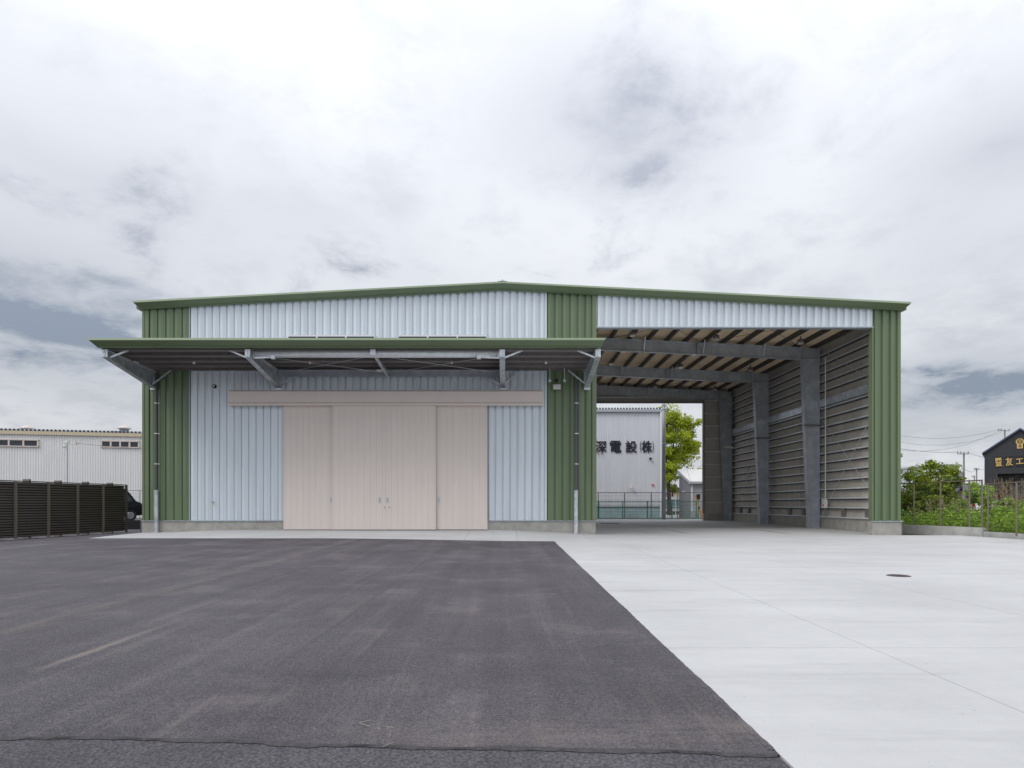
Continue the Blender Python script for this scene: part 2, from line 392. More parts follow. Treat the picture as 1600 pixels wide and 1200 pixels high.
def concrete_mat():
    m = bpy.data.materials.new('yard_concrete'); m.use_nodes = True
    N = m.node_tree.nodes; L = m.node_tree.links; b = N['Principled BSDF']
    g = N.new('ShaderNodeNewGeometry')
    def noise(scale, detail=5, rough=.6, st=(1, 1, 1)):
        mp = N.new('ShaderNodeMapping'); L.new(g.outputs['Position'], mp.inputs[0]); mp.inputs['Scale'].default_value = st
        n = N.new('ShaderNodeTexNoise'); n.inputs['Scale'].default_value = scale; n.inputs['Detail'].default_value = detail; n.inputs['Roughness'].default_value = rough
        L.new(mp.outputs[0], n.inputs['Vector']); return n.outputs['Fac']
    def rng(x, a, c, lo, hi):
        r = N.new('ShaderNodeMapRange'); L.new(x, r.inputs[0]); r.inputs[1].default_value = a; r.inputs[2].default_value = c; r.inputs[3].default_value = lo; r.inputs[4].default_value = hi; return r.outputs[0]
    def mul(a, c):
        n = N.new('ShaderNodeMath'); n.operation = 'MULTIPLY'; L.new(a, n.inputs[0]); L.new(c, n.inputs[1]); return n.outputs[0]
    k = mul(mul(rng(noise(.5, 6, .62), .3, .7, .90, 1.07), rng(noise(1.2, 6, .65, (.25, 1.6, 1)), .3, .7, .95, 1.05)), mul(rng(noise(9, 6, .7), .3, .7, .975, 1.025), rng(noise(90, 3), .3, .7, .97, 1.03)))
    # worn grey arcs where vehicles turn
    k = mul(k, rng(noise(.8, 7, .7, (.3, 2.6, 1)), .54, .70, 1.0, .84))
    oi = N.new('ShaderNodeObjectInfo'); k = mul(k, rng(oi.outputs['Random'], 0, 1, .985, 1.015))
    spk = rng(noise(38, 1, .5), .76, .78, 1.0, .55); k = mul(k, spk)
    sc = N.new('ShaderNodeVectorMath'); sc.operation = 'SCALE'; sc.inputs[0].default_value = (.478, .482, .492); L.new(k, sc.inputs['Scale'])
    L.new(sc.outputs[0], b.inputs['Base Color'])
    b.inputs['Roughness'].default_value = .78; b.inputs['Specular IOR Level'].default_value = .3
    bp = N.new('ShaderNodeBump'); bp.inputs['Strength'].default_value = .12; bp.inputs['Distance'].default_value = .006
    L.new(noise(50, 5, .7), bp.inputs['Height']); L.new(bp.outputs[0], b.inputs['Normal'])
    return m
M['concrete'] = concrete_mat()

# ------------------------------------------------------------------ ground, road, yard, slabs
def gz(x, y):        # gentle grade of the asphalt yard
    return .085 * sst((1.4 - x) / 6.8) * sst((y - 8) / 8) * sst((x + 15.2) / 2.6)
def bx(y): return 1.40 + (y - 17.43) * (1.40 - 1.169) / (17.43 - 2.454)     # asphalt / concrete border

g = MB(); S = 2500
g.add([(-S, -60, -.12), (S, -60, -.12), (S, S, -.12), (-S, S, -.12)], [(0, 1, 2, 3)])
tag(g.build('ground', M['earth']), kind='structure')

def sheet(xs_fn, ys, nx, zf):
    m = MB(); vs = []; fs = []
    for y in ys:
        x0, x1 = xs_fn(y)
        for i in range(nx + 1):
            x = x0 + (x1 - x0) * i / nx
            vs.append((x, y, zf(x, y)))
    for j in range(len(ys) - 1):
        for i in range(nx):
            a = j * (nx + 1) + i
            fs.append((a, a + 1, a + nx + 2, a + nx + 1))
    return m.add(vs, fs)
def edge_y(x): return 2.66 - .06 * x + .012 * math.sin(x * 3.1) + .007 * math.sin(x * 9.7 + 1)
AP = 17.5
m = MB()
vs = []; fs = []
NX, NY = 70, 40
for j in range(NY + 1):
    for i in range(NX + 1):
        t = j / NY
        x = -40 + 38.0 * (i / NX) if False else -18.5 + (18.5 + 1.5) * i / NX
        y0 = edge_y(x); y = y0 + (AP - y0) * t
        x = min(x, bx(y))if i < NX else bx(y)
        vs.append((x, y, gz(x, y)))
for j in range(NY):
    for i in range(NX):
        a = j * (NX + 1) + i
        fs.append((a, a + 1, a + NX + 2, a + NX + 1))
m.add(vs, fs)
yard = tag(m.build('asphalt_yard', M['asphalt'], origin=(0, 0, 0)), kind='structure')
m = sheet(lambda y: (-18.5, -12.05 - (y - AP) * .18), [AP + i * .5 for i in range(20)], 12, gz)
m.build('asphalt_strip', M['asphalt'], yard, origin=(0, 0, 0))
m = MB(); m.add([(-60, -30, -.009), (1.05, -30, -.009), (1.17, 3.2, -.009), (-60, 6.5, -.009)], [(0, 1, 2, 3)])
tag(m.build('road', M['road'], origin=(0, 0, 0)), kind='structure')
m = MB(); vs = []; fs = []
for i in range(601):
    x = -18.4 + (18.4 + 1.16) * i / 600
    e = edge_y(x); w = max(.001, .010 + .006 * math.sin(x * 4.3) + .006 * math.sin(x * 13 + 1) + .005 * math.sin(x * 41) + random.uniform(-.003, .003))
    vs += [(x, e - w - .004, -.006), (x, e - .001, .002), (x, e + w * .35, .0025)]
    if i: a = (i - 1) * 3; fs += [(a, a + 3, a + 4, a + 1), (a + 1, a + 4, a + 5, a + 2)]
m.add(vs, fs); m.build('tar_seal', M['tar'], yard, origin=(0, 0, 0))

for (xa, ya_, xb, yb_) in ((560, 1130, 580, 1126), (562, 1131, 578, 1136), (590, 1132, 596, 1129.5), (572, 1136, 584, 1133), (603, 1136, 615, 1138), (611, 1143, 608, 1152), (597, 1168, 615, 1161), (590, 1138, 594, 1141)):
    P0 = Vector((X(xa, F * H / (ya_ - CY)), F * H / (ya_ - CY), .003)); P1 = Vector((X(xb, F * H / (yb_ - CY)), F * H / (yb_ - CY), .003))
    m = MB(); m.bar(P0, P1, .002, .002); m.build('chalk_mark', M['plinth'], yard)
m = MB(); vs = []; fs = []
for i in range(901):
    y = 2.63 + 14.85 * i / 900
    e = bx(y) + .004 * math.sin(y * 2.3) + .002 * math.sin(y * 7.1 + 2) + .0015 * math.sin(y * 31) + random.uniform(-.0015, .0015)
    vs += [(bx(y) - .03, y, gz(bx(y), y) + .001), (e, y, gz(bx(y), y) + .004), (e + .004, y, -.001)]
    if i: a = (i - 1) * 3; fs += [(a, a + 1, a + 4, a + 3), (a + 1, a + 2, a + 5, a + 4)]
m.add(vs, fs); m.build('asphalt_edge', M['asphalt'], yard, origin=(0, 0, 0))
# concrete yard: base sheet with slabs cast on it, joints left open
def fz(y): return 0.0 if y < 21 else .10 * (y - 21) / 15.3
m = MB(); m.add([(1.0, -30, -.016), (15.75, -30, -.016), (15.75, 21, -.016), (1.5, 21, -.016)], [(0, 1, 2, 3)])
m.add([(2.9, 21, -.016), (13.75, 21, -.016), (13.75, 38.6, .084), (2.9, 38.6, .084)], [(0, 1, 2, 3)])
cy = tag(m.build('concrete_yard', M['plinth'], origin=(0, 0, 0)), kind='structure')
ye = [-30, -20, -10, -4, 0, 4.51, 9.35, 14.3, 20.9]
xe = [None, 2.97, 5.02, 8.1, 11.8, 15.72]
def skew(x, y): return x - (11 - y) * .039 if x < 4 else x - (8 - y) * .02 if x < 6 else x
gap = .0028
for j in range(len(ye) - 1):
    for i in range(len(xe) - 1):
        y0, y1 = ye[j] + gap, ye[j + 1] - gap
        def xx(k, y, s): return (bx(y) + .002) if xe[k] is None else skew(xe[k], y) + s * gap
        p = [(xx(i, y0, 1), y0), (xx(i + 1, y0, -1), y0), (xx(i + 1, y1, -1), y1), (xx(i, y1, 1), y1)]
        m = MB(); m.prism(p, 'z', -.02, 0.0); m.build('slab', M['concrete'], cy)
yi = [20.9, 26, 31, 36.4, 38.5]; xi = [3.0, 6.6, 10.2, 13.55]
for j in range(4):
    for i in range(3):
        x0, x1, y0, y1 = xi[i] + gap, xi[i + 1] - gap, yi[j] + gap, yi[j + 1] - gap
        m = MB(); m.add([(x0, y0, -.02), (x1, y0, -.02), (x1, y1, .06), (x0, y1, .06), (x0, y0, fz(y0)), (x1, y0, fz(y0)), (x1, y1, fz(y1)), (x0, y1, fz(y1))],
                        [(3,2,1,0),(4,5,6,7),(0,1,5,4),(1,2,6,5),(2,3,7,6),(3,0,4,7)]); m.build('floor_slab', M['concrete'], cy)
# apron in front of the sliding doors: humps up to the threshold
def zwall(x):
    pts = [(-13, .075), (-12.62, .08), (-11.3, .115), (-9.5, .18), (.2, .175), (3.1, .03), (4.4, .005), (6, .005)]
    for (a, za), (b, zb) in zip(pts, pts[1:]):
        if a <= x <= b: return za + (zb - za) * (x - a) / (b - a)
    return pts[0][1] if x < -13 else .005
apron_cuts = [-12.05, -9.45, -5.4, -1.2, .35, 2.6, 4.4]
apr = tag(place(None, 'apron', (-4, 19, 0)), kind='structure')
for a, b in zip(apron_cuts, apron_cuts[1:]):
    vs = []; fs = []; n = 10; ny = 6
    for j in range(ny + 1):
        for i in range(n + 1):
            t = j / ny; y = AP + (21.05 - AP) * t
            xa = a - (.64 * t if a == -12.05 else 0)
            x = xa + .003 + (b - xa - .006) * i / n
            zf0 = max(gz(x, AP), 0) + .004
            vs.append((x, y, zf0 + (zwall(x) - zf0) * t + .002))
    for j in range(ny):
        for i in range(n):
            q = j * (n + 1) + i; fs.append((q, q + 1, q + n + 2, q + n + 1))
    bot = len(vs)
    for i in range(n + 1): vs.append((vs[i][0], vs[i][1], -.03))
    for i in range(n): fs.append((i, bot + i, bot + i + 1, i + 1))
    m = MB(); m.add(vs, fs); m.build('apron_slab', M['concrete'], apr)

# ------------------------------------------------------------------ the warehouse
Y0 = 21.0
XL, XR = -12.62, 13.72
RX, RZ = -.11, 8.737
def roof_z(x): return RZ - (x - RX) * (RZ - 8.03) / (13.96 - RX) if x > RX else RZ - (RX - x) * (RZ - 8.07) / (RX + 12.84)
YB = 36.25
wh = empty('warehouse', (.5, 21, 0), 'large metal warehouse with green and white ribbed cladding, canopy and open bay', 'warehouse')
def fb(m, name, mt, parent=wh, **k): return m.build(name, mt, parent, **k)
P = .2589
PROF = [(0, .078), (.040, .078), (.048, .016), (.130, 0), (.2489, .046), (.2589, .078)]
def strip(x0, x1, z0, ztop, yb, mt, name='cladding_panel', parent=wh, sc=None):
    # one rib of the wall sheeting: ends follow the roof line
    k = (x1 - x0) / P
    vs = []; n = len(PROF)
    for u, d in PROF:
        x = x0 + u * k; zt = ztop(x) if callable(ztop) else ztop
        vs += [(x, yb + d, z0), (x, yb + d, zt)]
    fs = [(2 * i, 2 * i + 2, 2 * i + 3, 2 * i + 1) for i in range(n - 1)]
    m = MB(); m.add(vs, fs); return m.build(name, mt, parent)
def run(x0, x1, z0, ztop, mt, yb=Y0):
    n = max(1, round((x1 - x0) / P)); w = (x1 - x0) / n
    for i in range(n):
        a, b = x0 + i * w, x0 + (i + 1) * w
        z = z0(0.5 * (a + b)) if callable(z0) else z0
        strip(a, b, z, ztop, yb, mt)
ZC = .514
topz = lambda x: roof_z(x) - .14
DL, DR = X(443, 20.9), X(761.5, 20.9)
def zlow(x): return 4.42 if DL - .05 < x < DR + .05 else ZC
run(XL + .22, X(296, Y0), ZC, topz, M['green_clad'])
run(X(296, Y0), DL, ZC, topz, M['white_clad'])
run(DL, DR, 4.42, topz, M['white_clad'])
run(DR, X(854, Y0), ZC, topz, M['white_clad'])
run(X(854, Y0), X(932, Y0) - .14, ZC, topz, M['green_clad'])
LZ = 7.24
XJ = 12.73
run(X(932, Y0), X(1365, Y0), LZ, topz, M['white_clad'])
run(X(1365, Y0), XR - .1, .50, topz, M['green_clad'])
# corner flashings
m = MB(); m.box(XL, XL + .225, Y0 - .004, Y0 + .1, ZC, topz(XL)); m.box(XL + .07, XL + .085, Y0 - .02, Y0, ZC, topz(XL)); fb(m, 'corner_flashing', M['green_trim'])
m = MB(); m.box(X(932, Y0) - .145, X(932, Y0), Y0 - .006, Y0 + .2, ZC, roof_z(3.1) - .16); fb(m, 'corner_flashing', M['green_trim'])
m = MB(); m.box(XR - .105, XR, Y0 - .006, Y0 + .2, .5, topz(XR)); fb(m, 'corner_flashing', M['green_trim'])
m = MB(); m.box(XJ, X(1365, Y0) + .002, Y0 - .004, Y0 + .22, .5, LZ); fb(m, 'jamb_flashing', M['green_trim'])
m = MB(); m.box(X(296, Y0) - .012, X(296, Y0) + .012, Y0 - .012, Y0 + .02, ZC, topz(-11)); fb(m, 'joint_strip', M['flashing'])
m = MB(); m.box(X(854, Y0) - .05, X(854, Y0) + .006, Y0 - .010, Y0 + .02, ZC, topz(1.4)); fb(m, 'joint_strip', M['white_clad'])
# structural wall cores behind the sheeting
m = MB()
m.box(XL + .02, 3.10, Y0 + .10, Y0 + .18, .3, 7.9); fb(m, 'front_wall', M['lining'])
m = MB(); m.prism([(XL + .02, 7.9), (3.10, 7.9), (3.10, roof_z(3.1) - .07), (RX, roof_z(RX) - .07), (XL + .02, roof_z(XL) - .07)], 'y', Y0 + .10, Y0 + .18); fb(m, 'front_gable_wall', M['lining'])
m = MB(); m.prism([(3.12, LZ + .02), (XR - .02, LZ + .02), (XR - .02, roof_z(XR) - .07), (3.12, roof_z(3.12) - .07)], 'y', Y0 + .10, Y0 + .2); fb(m, 'lintel_wall', M['lining'])
m = MB(); m.box(X(932, Y0), X(1365, Y0), Y0 - .012, Y0 + .22, LZ - .035, LZ); fb(m, 'lintel_flashing', M['flashing'])
m = MB(); m.box(XJ + .02, XR - .02, Y0 + .10, Y0 + .2, .3, LZ); fb(m, 'pillar_wall', M['lining'])
# plinths
m = MB(); m.box(XL - .01, DL, Y0 - .02, Y0 + .18, -.05, ZC - .03); fb(m, 'plinth', M['plinth'])
m = MB(); m.box(DR + .03, X(932, Y0) - .03, Y0 - .02, Y0 + .18, -.05, ZC - .03); fb(m, 'plinth', M['plinth'])
m = MB(); m.box(XJ - .01, XR + .02, Y0 - .02, Y0 + .24, -.05, .47); fb(m, 'plinth', M['plinth'])
m = MB(); m.box(XR + .02, XR + .05, Y0 - .03, Y0 + .26, -.02, .47); fb(m, 'corner_guard', M['pipe'])
m = MB(); m.box(XL - .05, XL - .01, Y0 - .03, Y0 + .26, -.02, ZC - .03); fb(m, 'corner_guard', M['pipe'])
for a, b, z in ((XL - .02, DL, ZC), (DR, X(932, Y0) + .01, ZC), (XJ - .02, XR + .06, .5)):
    m = MB(); m.prism([(Y0 - .055, z - .030), (Y0 - .055, z - .018), (Y0 + .06, z + .004), (Y0 + .06, z - .030)], 'x', a, b); fb(m, 'drip_flashing', M['flashing'])
m = MB(); m.box(DR, DR + .03, Y0 - .05, Y0 + .05, .1, ZC - .03); fb(m, 'door_jamb', M['flashing'])
m = MB(); m.box(DL - .02, DL, Y0 - .05, Y0 + .05, .1, ZC - .03); fb(m, 'door_jamb', M['flashing'])

# roof
def roof_part(a, b, name):
    pitch = .5; n = round((YB + .3 - (Y0 - .1)) / pitch * 1); vs = []; fs = []
    y = Y0 - .05; prof = []
    while y < YB + .3:
        prof += [(y, 0), (y + .15, 0), (y + .2, .06), (y + .3, .06), (y + .35, 0)]; y += pitch
    for yy, d in prof:
        vs += [(a, yy, roof_z(a) - .055 + d * .8), (b, yy, roof_z(b) - .055 + d * .8)]
    fs = [(2 * i, 2 * i + 1, 2 * i + 3, 2 * i + 2) for i in range(len(prof) - 1)]
    m = MB(); m.add(vs, fs); fb(m, name, M['roofm'])
roof_part(XL - .2, RX, 'roof_sheet'); roof_part(RX, XR + .2, 'roof_sheet')
# rake trim along the front, mitred at the eaves
def trim(x0, z0, x1, z1, y, name, parent, tip0=0, tip1=0, hgt=.25, out=.28, mt='green_trim'):
    prof = [(0, 0, 0), (-out + .075, 0, 0), (-out, -.085, 0), (-out + .006, -.095, 0), (-.085, -hgt + .035, 1), (-.10, -hgt, 1), (0, -hgt, 1)]
    vs = []
    for xx, zz, tp in ((x0, z0, tip0), (x1, z1, tip1)):
        for dy, dz, e in prof:
            vs.append((xx + tp * (abs(dz) / hgt), y + dy, zz + dz))
    n = len(prof)
    fs = [(i, (i + 1) % n, n + (i + 1) % n, n + i) for i in range(n)] + [tuple(range(n)), tuple(range(2 * n - 1, n - 1, -1))]
    m = MB(); m.add(vs, fs); return m.build(name, M[mt], parent)
cuts = [-12.84, -8.6, -4.3, RX]
for a, b in zip(cuts, cuts[1:]): trim(a + (.004 if a > -12 else 0), roof_z(a), b, roof_z(b), Y0, 'rake_trim', wh, tip0=.22 if a < -12 else 0)
cuts = [RX, 4.2, 8.9, 13.96]
for a, b in zip(cuts, cuts[1:]): trim(a + (.004 if a > RX else 0), roof_z(a), b, roof_z(b), Y0, 'rake_trim', wh, tip1=-.22 if b > 13 else 0)
m = MB(); m.prism([(RX - .16, RZ + .004), (RX, RZ + .035), (RX + .16, RZ + .004), (RX, RZ + .012)], 'y', Y0 - .2, YB + .3); fb(m, 'ridge_cap', M['greytrim'])
m = MB(); m.box(RX - .02, RX + .02, Y0 - .19, Y0 - .1, RZ + .03, RZ + .07); fb(m, 'ridge_end', M['greytrim'])
for xs, s in ((XL - .2, -1), (XR + .2, 1)):   # eave gutters
    m = MB(); m.box(min(xs, xs - s * .12), max(xs, xs - s * .12), Y0 + .0, YB + .3, roof_z(xs) - .21, roof_z(xs) - .10); fb(m, 'eave_gutter', M['green_trim'])
# side and rear walls
def side(x, s, name):
    vs = []; fs = []; k = 0; y = Y0 + .2
    pts = []
    while y < YB:
        pts += [(y, .038), (y + .045, .038), (y + .058, 0), (y + .247, 0)]; y += P
    for yy, d in pts: vs += [(x - s * d, yy, .5), (x - s * d, yy, topz(x))]
    fs = [(2 * i, 2 * i + 2, 2 * i + 3, 2 * i + 1) for i in range(len(pts) - 1)]
    m = MB(); m.add(vs, fs); fb(m, name, M['green_clad'])
side(XL, -1, 'side_cladding'); side(XR, 1, 'side_cladding')
m = MB(); m.box(XL + .06, XL + .14, Y0 + .2, YB, .2, topz(XL) - .06); fb(m, 'side_wall', M['lining'])
m = MB(); m.box(XL + .0, XL + .16, Y0 + .2, YB, -.1, .47); fb(m, 'side_plinth', M['plinth'])
m = MB(); m.box(2.95, 3.06, Y0 + .2, YB, -.05, topz(3.1) - .1); fb(m, 'partition_wall', M['lining'])
m = MB(); m.prism([(XL, .2), (3.0, .2), (3.0, roof_z(3.0) - .06), (RX, roof_z(RX) - .06), (XL, roof_z(XL) - .06)], 'y', YB, YB + .1); fb(m, 'rear_wall', M['green_clad'])
XRW = X(1100, 36.2)
m = MB(); m.prism([(3.0, 7.2), (XR, 7.2), (XR, roof_z(XR) - .06), (3.0, roof_z(3) - .06)], 'y', YB + .06, YB + .14); fb(m, 'rear_lintel', M['lining'])
m = MB(); m.box(3.0, XRW, YB - .05, YB + .16, 7.14, 7.2); fb(m, 'rear_lintel_edge', M['primer'])
m = MB(); m.box(XRW, XR, YB + .06, YB + .14, .4, 7.2); fb(m, 'rear_wing_wall', M['lining'])
m = MB(); m.box(XRW - .02, XR, YB - .02, YB + .16, .0, .52); fb(m, 'rear_plinth', M['plinth'])
m = MB(); m.box(XRW - .04, XRW + .03, YB - .06, YB + .16, .52, 7.2); fb(m, 'rear_jamb', M['primer'])
for i in range(9):
    z = 1.15 + .765 * i
    m = MB(); m.box(XRW + .05, XR - .2, YB - .03, YB + .055, z, z + .05); fb(m, 'rear_girt', M['girt'])
for z in (7.45, 7.75):
    m = MB(); m.box(3.1, 11.9, YB - .04, YB + .055, z, z + .06); fb(m, 'rear_girt', M['girt'])

# right wall inside: lining panels, girts, plinth
y = Y0 + .22
while y < YB - .05:
    y1 = min(y + .605, YB + .05)
    m = MB(); m.box(13.585, 13.62, y + .004, y1 - .004, .5, topz(13.6) - .08); fb(m, 'lining_panel', M['lining']); y += .605
m = MB(); m.box(13.62, 13.67, Y0 + .22, YB, .3, topz(13.6) - .05); fb(m, 'wall_backing', M['groove'])
m = MB(); m.box(13.50, 13.70, Y0 + .24, YB, -.05, .52); fb(m, 'bay_plinth', M['plinth'])
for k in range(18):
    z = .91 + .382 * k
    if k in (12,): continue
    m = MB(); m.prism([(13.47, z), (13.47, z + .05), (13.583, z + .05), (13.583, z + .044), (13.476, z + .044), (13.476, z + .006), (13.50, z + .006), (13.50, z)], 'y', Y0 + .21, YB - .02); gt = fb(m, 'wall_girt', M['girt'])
    m = MB(); m.box(13.503, 13.584, Y0 + .21, YB - .02, z - .045, z + .004); m.build('girt_shade_strip', M['purlin'], gt)  # dark-coloured strip stands in for the shade beneath the girt, no real part
m = MB(); m.box(13.45, 13.583, Y0 + .23, YB - .02, .52, .57); fb(m, 'base_angle', M['girt'])
m = MB(); m.box(13.455, 13.47, Y0 + .23, YB - .1, 5.22, 5.50); m.box(13.40, 13.50, Y0 + .23, YB - .1, 5.50, 5.515); m.box(13.40, 13.50, Y0 + .23, YB - .1, 5.205, 5.22); fb(m, 'wall_beam', M['galv'])
for yy in (22.5, 24.1, 27.3, 28.7, 32.1, 33.5, 34.7):
    m = MB(); m.box(13.48, 13.583, yy, yy + .2, .57, .91); fb(m, 'wall_strut', M['primer'])

# portal frames
def ibeam_xz(poly_web, flanges, y, wf, parent, name, mt):
    m = MB(); m.prism(poly_web, 'y', y - .006, y + .006)
    for fl in flanges: m.prism(fl, 'y', y - wf / 2, y + wf / 2)
    return m.build(name, mt, parent)
def btop(x): return 7.80 + (12.7 - x) * .0470
def bbot(x): return btop(x) - .51
for fy in (21.45, 26.0, 31.0, 36.0):
    fr = sub('portal_frame', (13.2, fy, 0), wh)
    z0 = fz(fy) if fy > 22 else .05
    t = .016; xo, xt, xb = 13.45, 12.70, 12.99
    if fy > 22:
        ibeam_xz([(xb, z0), (xo, z0), (xo, bbot(12.7)), (xt, bbot(12.7))],
             [[(xo - t, z0), (xo, z0), (xo, bbot(12.7)), (xo - t, bbot(12.7))], [(xb, z0), (xb + t, z0), (xt + t, bbot(12.7)), (xt, bbot(12.7))]], fy, .24, fr, 'column', M['galv_dark'])
        m = MB(); m.box(xt - .01, xo, fy - .11, fy + .11, bbot(12.7) - .012, bbot(12.7) + .006); m.build('haunch_plate', M['galv'], fr)
        m = MB(); m.prism([(xt, bbot(12.7) + .006), (xo, bbot(12.7) + .006), (xo, btop(xo)), (xt, btop(xt))], 'y', fy - .008, fy + .008)
        m.box(xo - t, xo, fy - .11, fy + .11, bbot(12.7) + .006, btop(xo)); m.box(xt - t, xt, fy - .11, fy + .11, bbot(12.7) + .006, btop(xt)); m.build('haunch', M['galv_dark'], fr)
        m = MB(); m.box(xb - .06, xo + .04, fy - .15, fy + .15, z0 - .02, z0 + .025); m.build('base_plate', M['galv'], fr)
        for sx in (5.93, 8.47, 11.05, 12.58):
            m = MB(); m.bar((sx, fy - .05, bbot(sx) + .02), (sx, fy - .32, btop(sx) + .06), .045, .01); m.bar((sx, fy + .05, bbot(sx) + .02), (sx, fy + .32, btop(sx) + .06), .045, .01); m.build('flange_brace', M['galv_dark'], fr)
        m = MB(); m.box(8.20, 8.245, fy - .11, fy + .11, bbot(8.2) - .03, btop(8.2) + .03); m.build('splice_plate', M['galv_dark'], fr)
    t = .014; xa = 3.07
    off = 0 if fy > 22 else -.0
    ibeam_xz([(xa, bbot(xa)), (xt - .02, bbot(xt)), (xt - .02, btop(xt)), (xa, btop(xa))],
             [[(xa, bbot(xa)), (xt - .02, bbot(xt)), (xt - .02, bbot(xt) + t), (xa, bbot(xa) + t)], [(xa, btop(xa) - t), (xt - .02, btop(xt) - t), (xt - .02, btop(xt)), (xa, btop(xa))]], fy, .22, fr, 'rafter', M['galv_dark'])
# purlins run from the front wall to the back wall
for i in range(13):
    x = 3.72 + .80 * i
    z = btop(x) + .004
    m = MB()
    m.box(x - .005, x + .005, Y0 + .2, YB - .05, z, z + .186); m.box(x, x + .085, Y0 + .2, YB - .05, z, z + .008); m.box(x, x + .085, Y0 + .2, YB - .05, z + .178, z + .186); m.box(x + .078, x + .085, Y0 + .2, YB - .05, z + .008, z + .03)
    fb(m, 'purlin', M['purlin'])
y = Y0 + .2
while y < YB:
    y1 = min(y + 1.82, YB + .05)
    zz = lambda x: btop(x) + .192
    m = MB(); m.add([(3.06, y + .004, zz(3.06)), (13.6, y + .004, zz(13.6)), (13.6, y1 - .004, zz(13.6)), (3.06, y1 - .004, zz(3.06)), (3.06, y + .004, zz(3.06) + .02), (13.6, y + .004, zz(13.6) + .02), (13.6, y1 - .004, zz(13.6) + .02), (3.06, y1 - .004, zz(3.06) + .02)],
                    [(3,2,1,0),(4,5,6,7),(0,1,5,4),(1,2,6,5),(2,3,7,6),(3,0,4,7)]); fb(m, 'ceiling_board', M['tan']); y += 1.82
# bracing rods
def rod(a, b, r=.009, parent=wh, name='brace_rod', mt='galv'):
    m = MB(); m.tube(a, b, r, n=5); return m.build(name, M[mt], parent)
for (a, b) in ((21.6, 25.9), (31.1, 35.9)):
    rod((13.43, a, .95), (13.43, b, 4.9)); rod((13.42, b, .35), (13.42, a, 4.9)); rod((13.42, a, 5.3), (13.42, b, 7.75))
    for xa, xb in ((4.5, 8.4), (8.4, 12.6)):
        rod((xa, a, btop(xa) + .0), (xb, b, btop(xb) + .0), mt='purlin'); rod((xb, a, btop(xb) + .0), (xa, b, btop(xa) - .0), mt='purlin')
# high-bay lamps
for fy in (24.4, 29.4, 34.35):
    for lx in (5.12, 8.5, 11.9):
        z = btop(lx)
        lp = sub('high_bay_lamp', (lx, fy, z - .3), wh)
        m = MB(); m.box(lx - .02, lx + .02, fy - .02, fy + .02, z - .16, z + .01); m.box(lx - .11, lx + .11, fy - .012, fy + .012, z - .19, z - .15); m.build('bracket', M['primer'], lp)
        m = MB(); m.box(lx - .10, lx + .10, fy - .09, fy + .09, z - .25, z - .16)
        for q in range(5): m.box(lx - .09 + q * .04, lx - .08 + q * .04, fy - .1, fy + .1, z - .16, z - .11)
        m.build('heat_sink', M['primer'], lp)
        m = MB(); m.tube((lx, fy, z - .30), (lx, fy, z - .25), .125, .11, n=14); m.build('lens', M['lampglass'], lp)
for lx in (5.05, 8.08):
    m = MB(); m.box(lx - .1, lx + .1, 25.9, 26.1, bbot(lx) - .05, bbot(lx)); fb(m, 'emergency_light', M['white_p'])
# conduit, switch box, cable trays, light bar on the bay wall
m = MB(); m.tube((13.38, 25.3, 7.2), (13.38, 25.3, 1.45), .02, n=8); m.tube((13.38, 25.3, 1.45), (13.36, 25.28, 1.28), .02, n=8); fb(m, 'conduit', M['white_p'])
m = MB(); m.box(13.28, 13.40, 25.18, 25.42, .92, 1.28); sb = fb(m, 'switch_box', M['white_p'])
m = MB(); m.box(13.262, 13.28, 25.24, 25.30, 1.0, 1.08); m.build('button', M['red'], sb)
m = MB(); m.box(13.276, 13.284, 25.31, 25.38, 1.12, 1.2); m.build('label_plate', M['lining'], sb)
m = MB(); m.box(12.75, 13.5, 25.78, 25.88, 4.42, 4.48); fb(m, 'cable_tray', M['primer'])
m = MB(); m.box(12.75, 13.5, 30.78, 30.88, 4.42, 4.48); fb(m, 'cable_tray', M['primer'])
m = MB(); m.box(12.95, 13.62 - .13, 35.78, 35.86, 4.40, 4.50); fb(m, 'light_bar', M['white_p'])

# ---- windows above the canopy
for a, b in ((450, 586), (622, 761)):
    x0, x1 = X(a, 20.96), X(b, 20.96); zt, zb = 6.93, 6.25
    w = sub('window', ((x0 + x1) / 2, 20.96, zb), wh)
    n = 3; pw = (x1 - x0) / n
    m = MB()
    m.box(x0, x1, 20.93, 21.0, zt - .05, zt); m.box(x0, x1, 20.93, 21.0, zb, zb + .05)
    for i in range(n + 1): m.box(max(x0, x0 + i * pw - .025), min(x1, x0 + i * pw + .025), 20.925, 20.999, zb + .051, zt - .051)
    m.build('frame', M['alu_white'], w)
    m = MB(); m.box(x0 - .01, x1 + .01, 20.925, 21.0, zt + .002, zt + .012); m.build('head_flashing', M['alu_white'], w)
    for i in range(n):
        m = MB(); m.box(x0 + i * pw + .026, x0 + (i + 1) * pw - .026, 20.965, 20.98, zb + .05, zt - .05); m.build('pane', M['glass'], w)

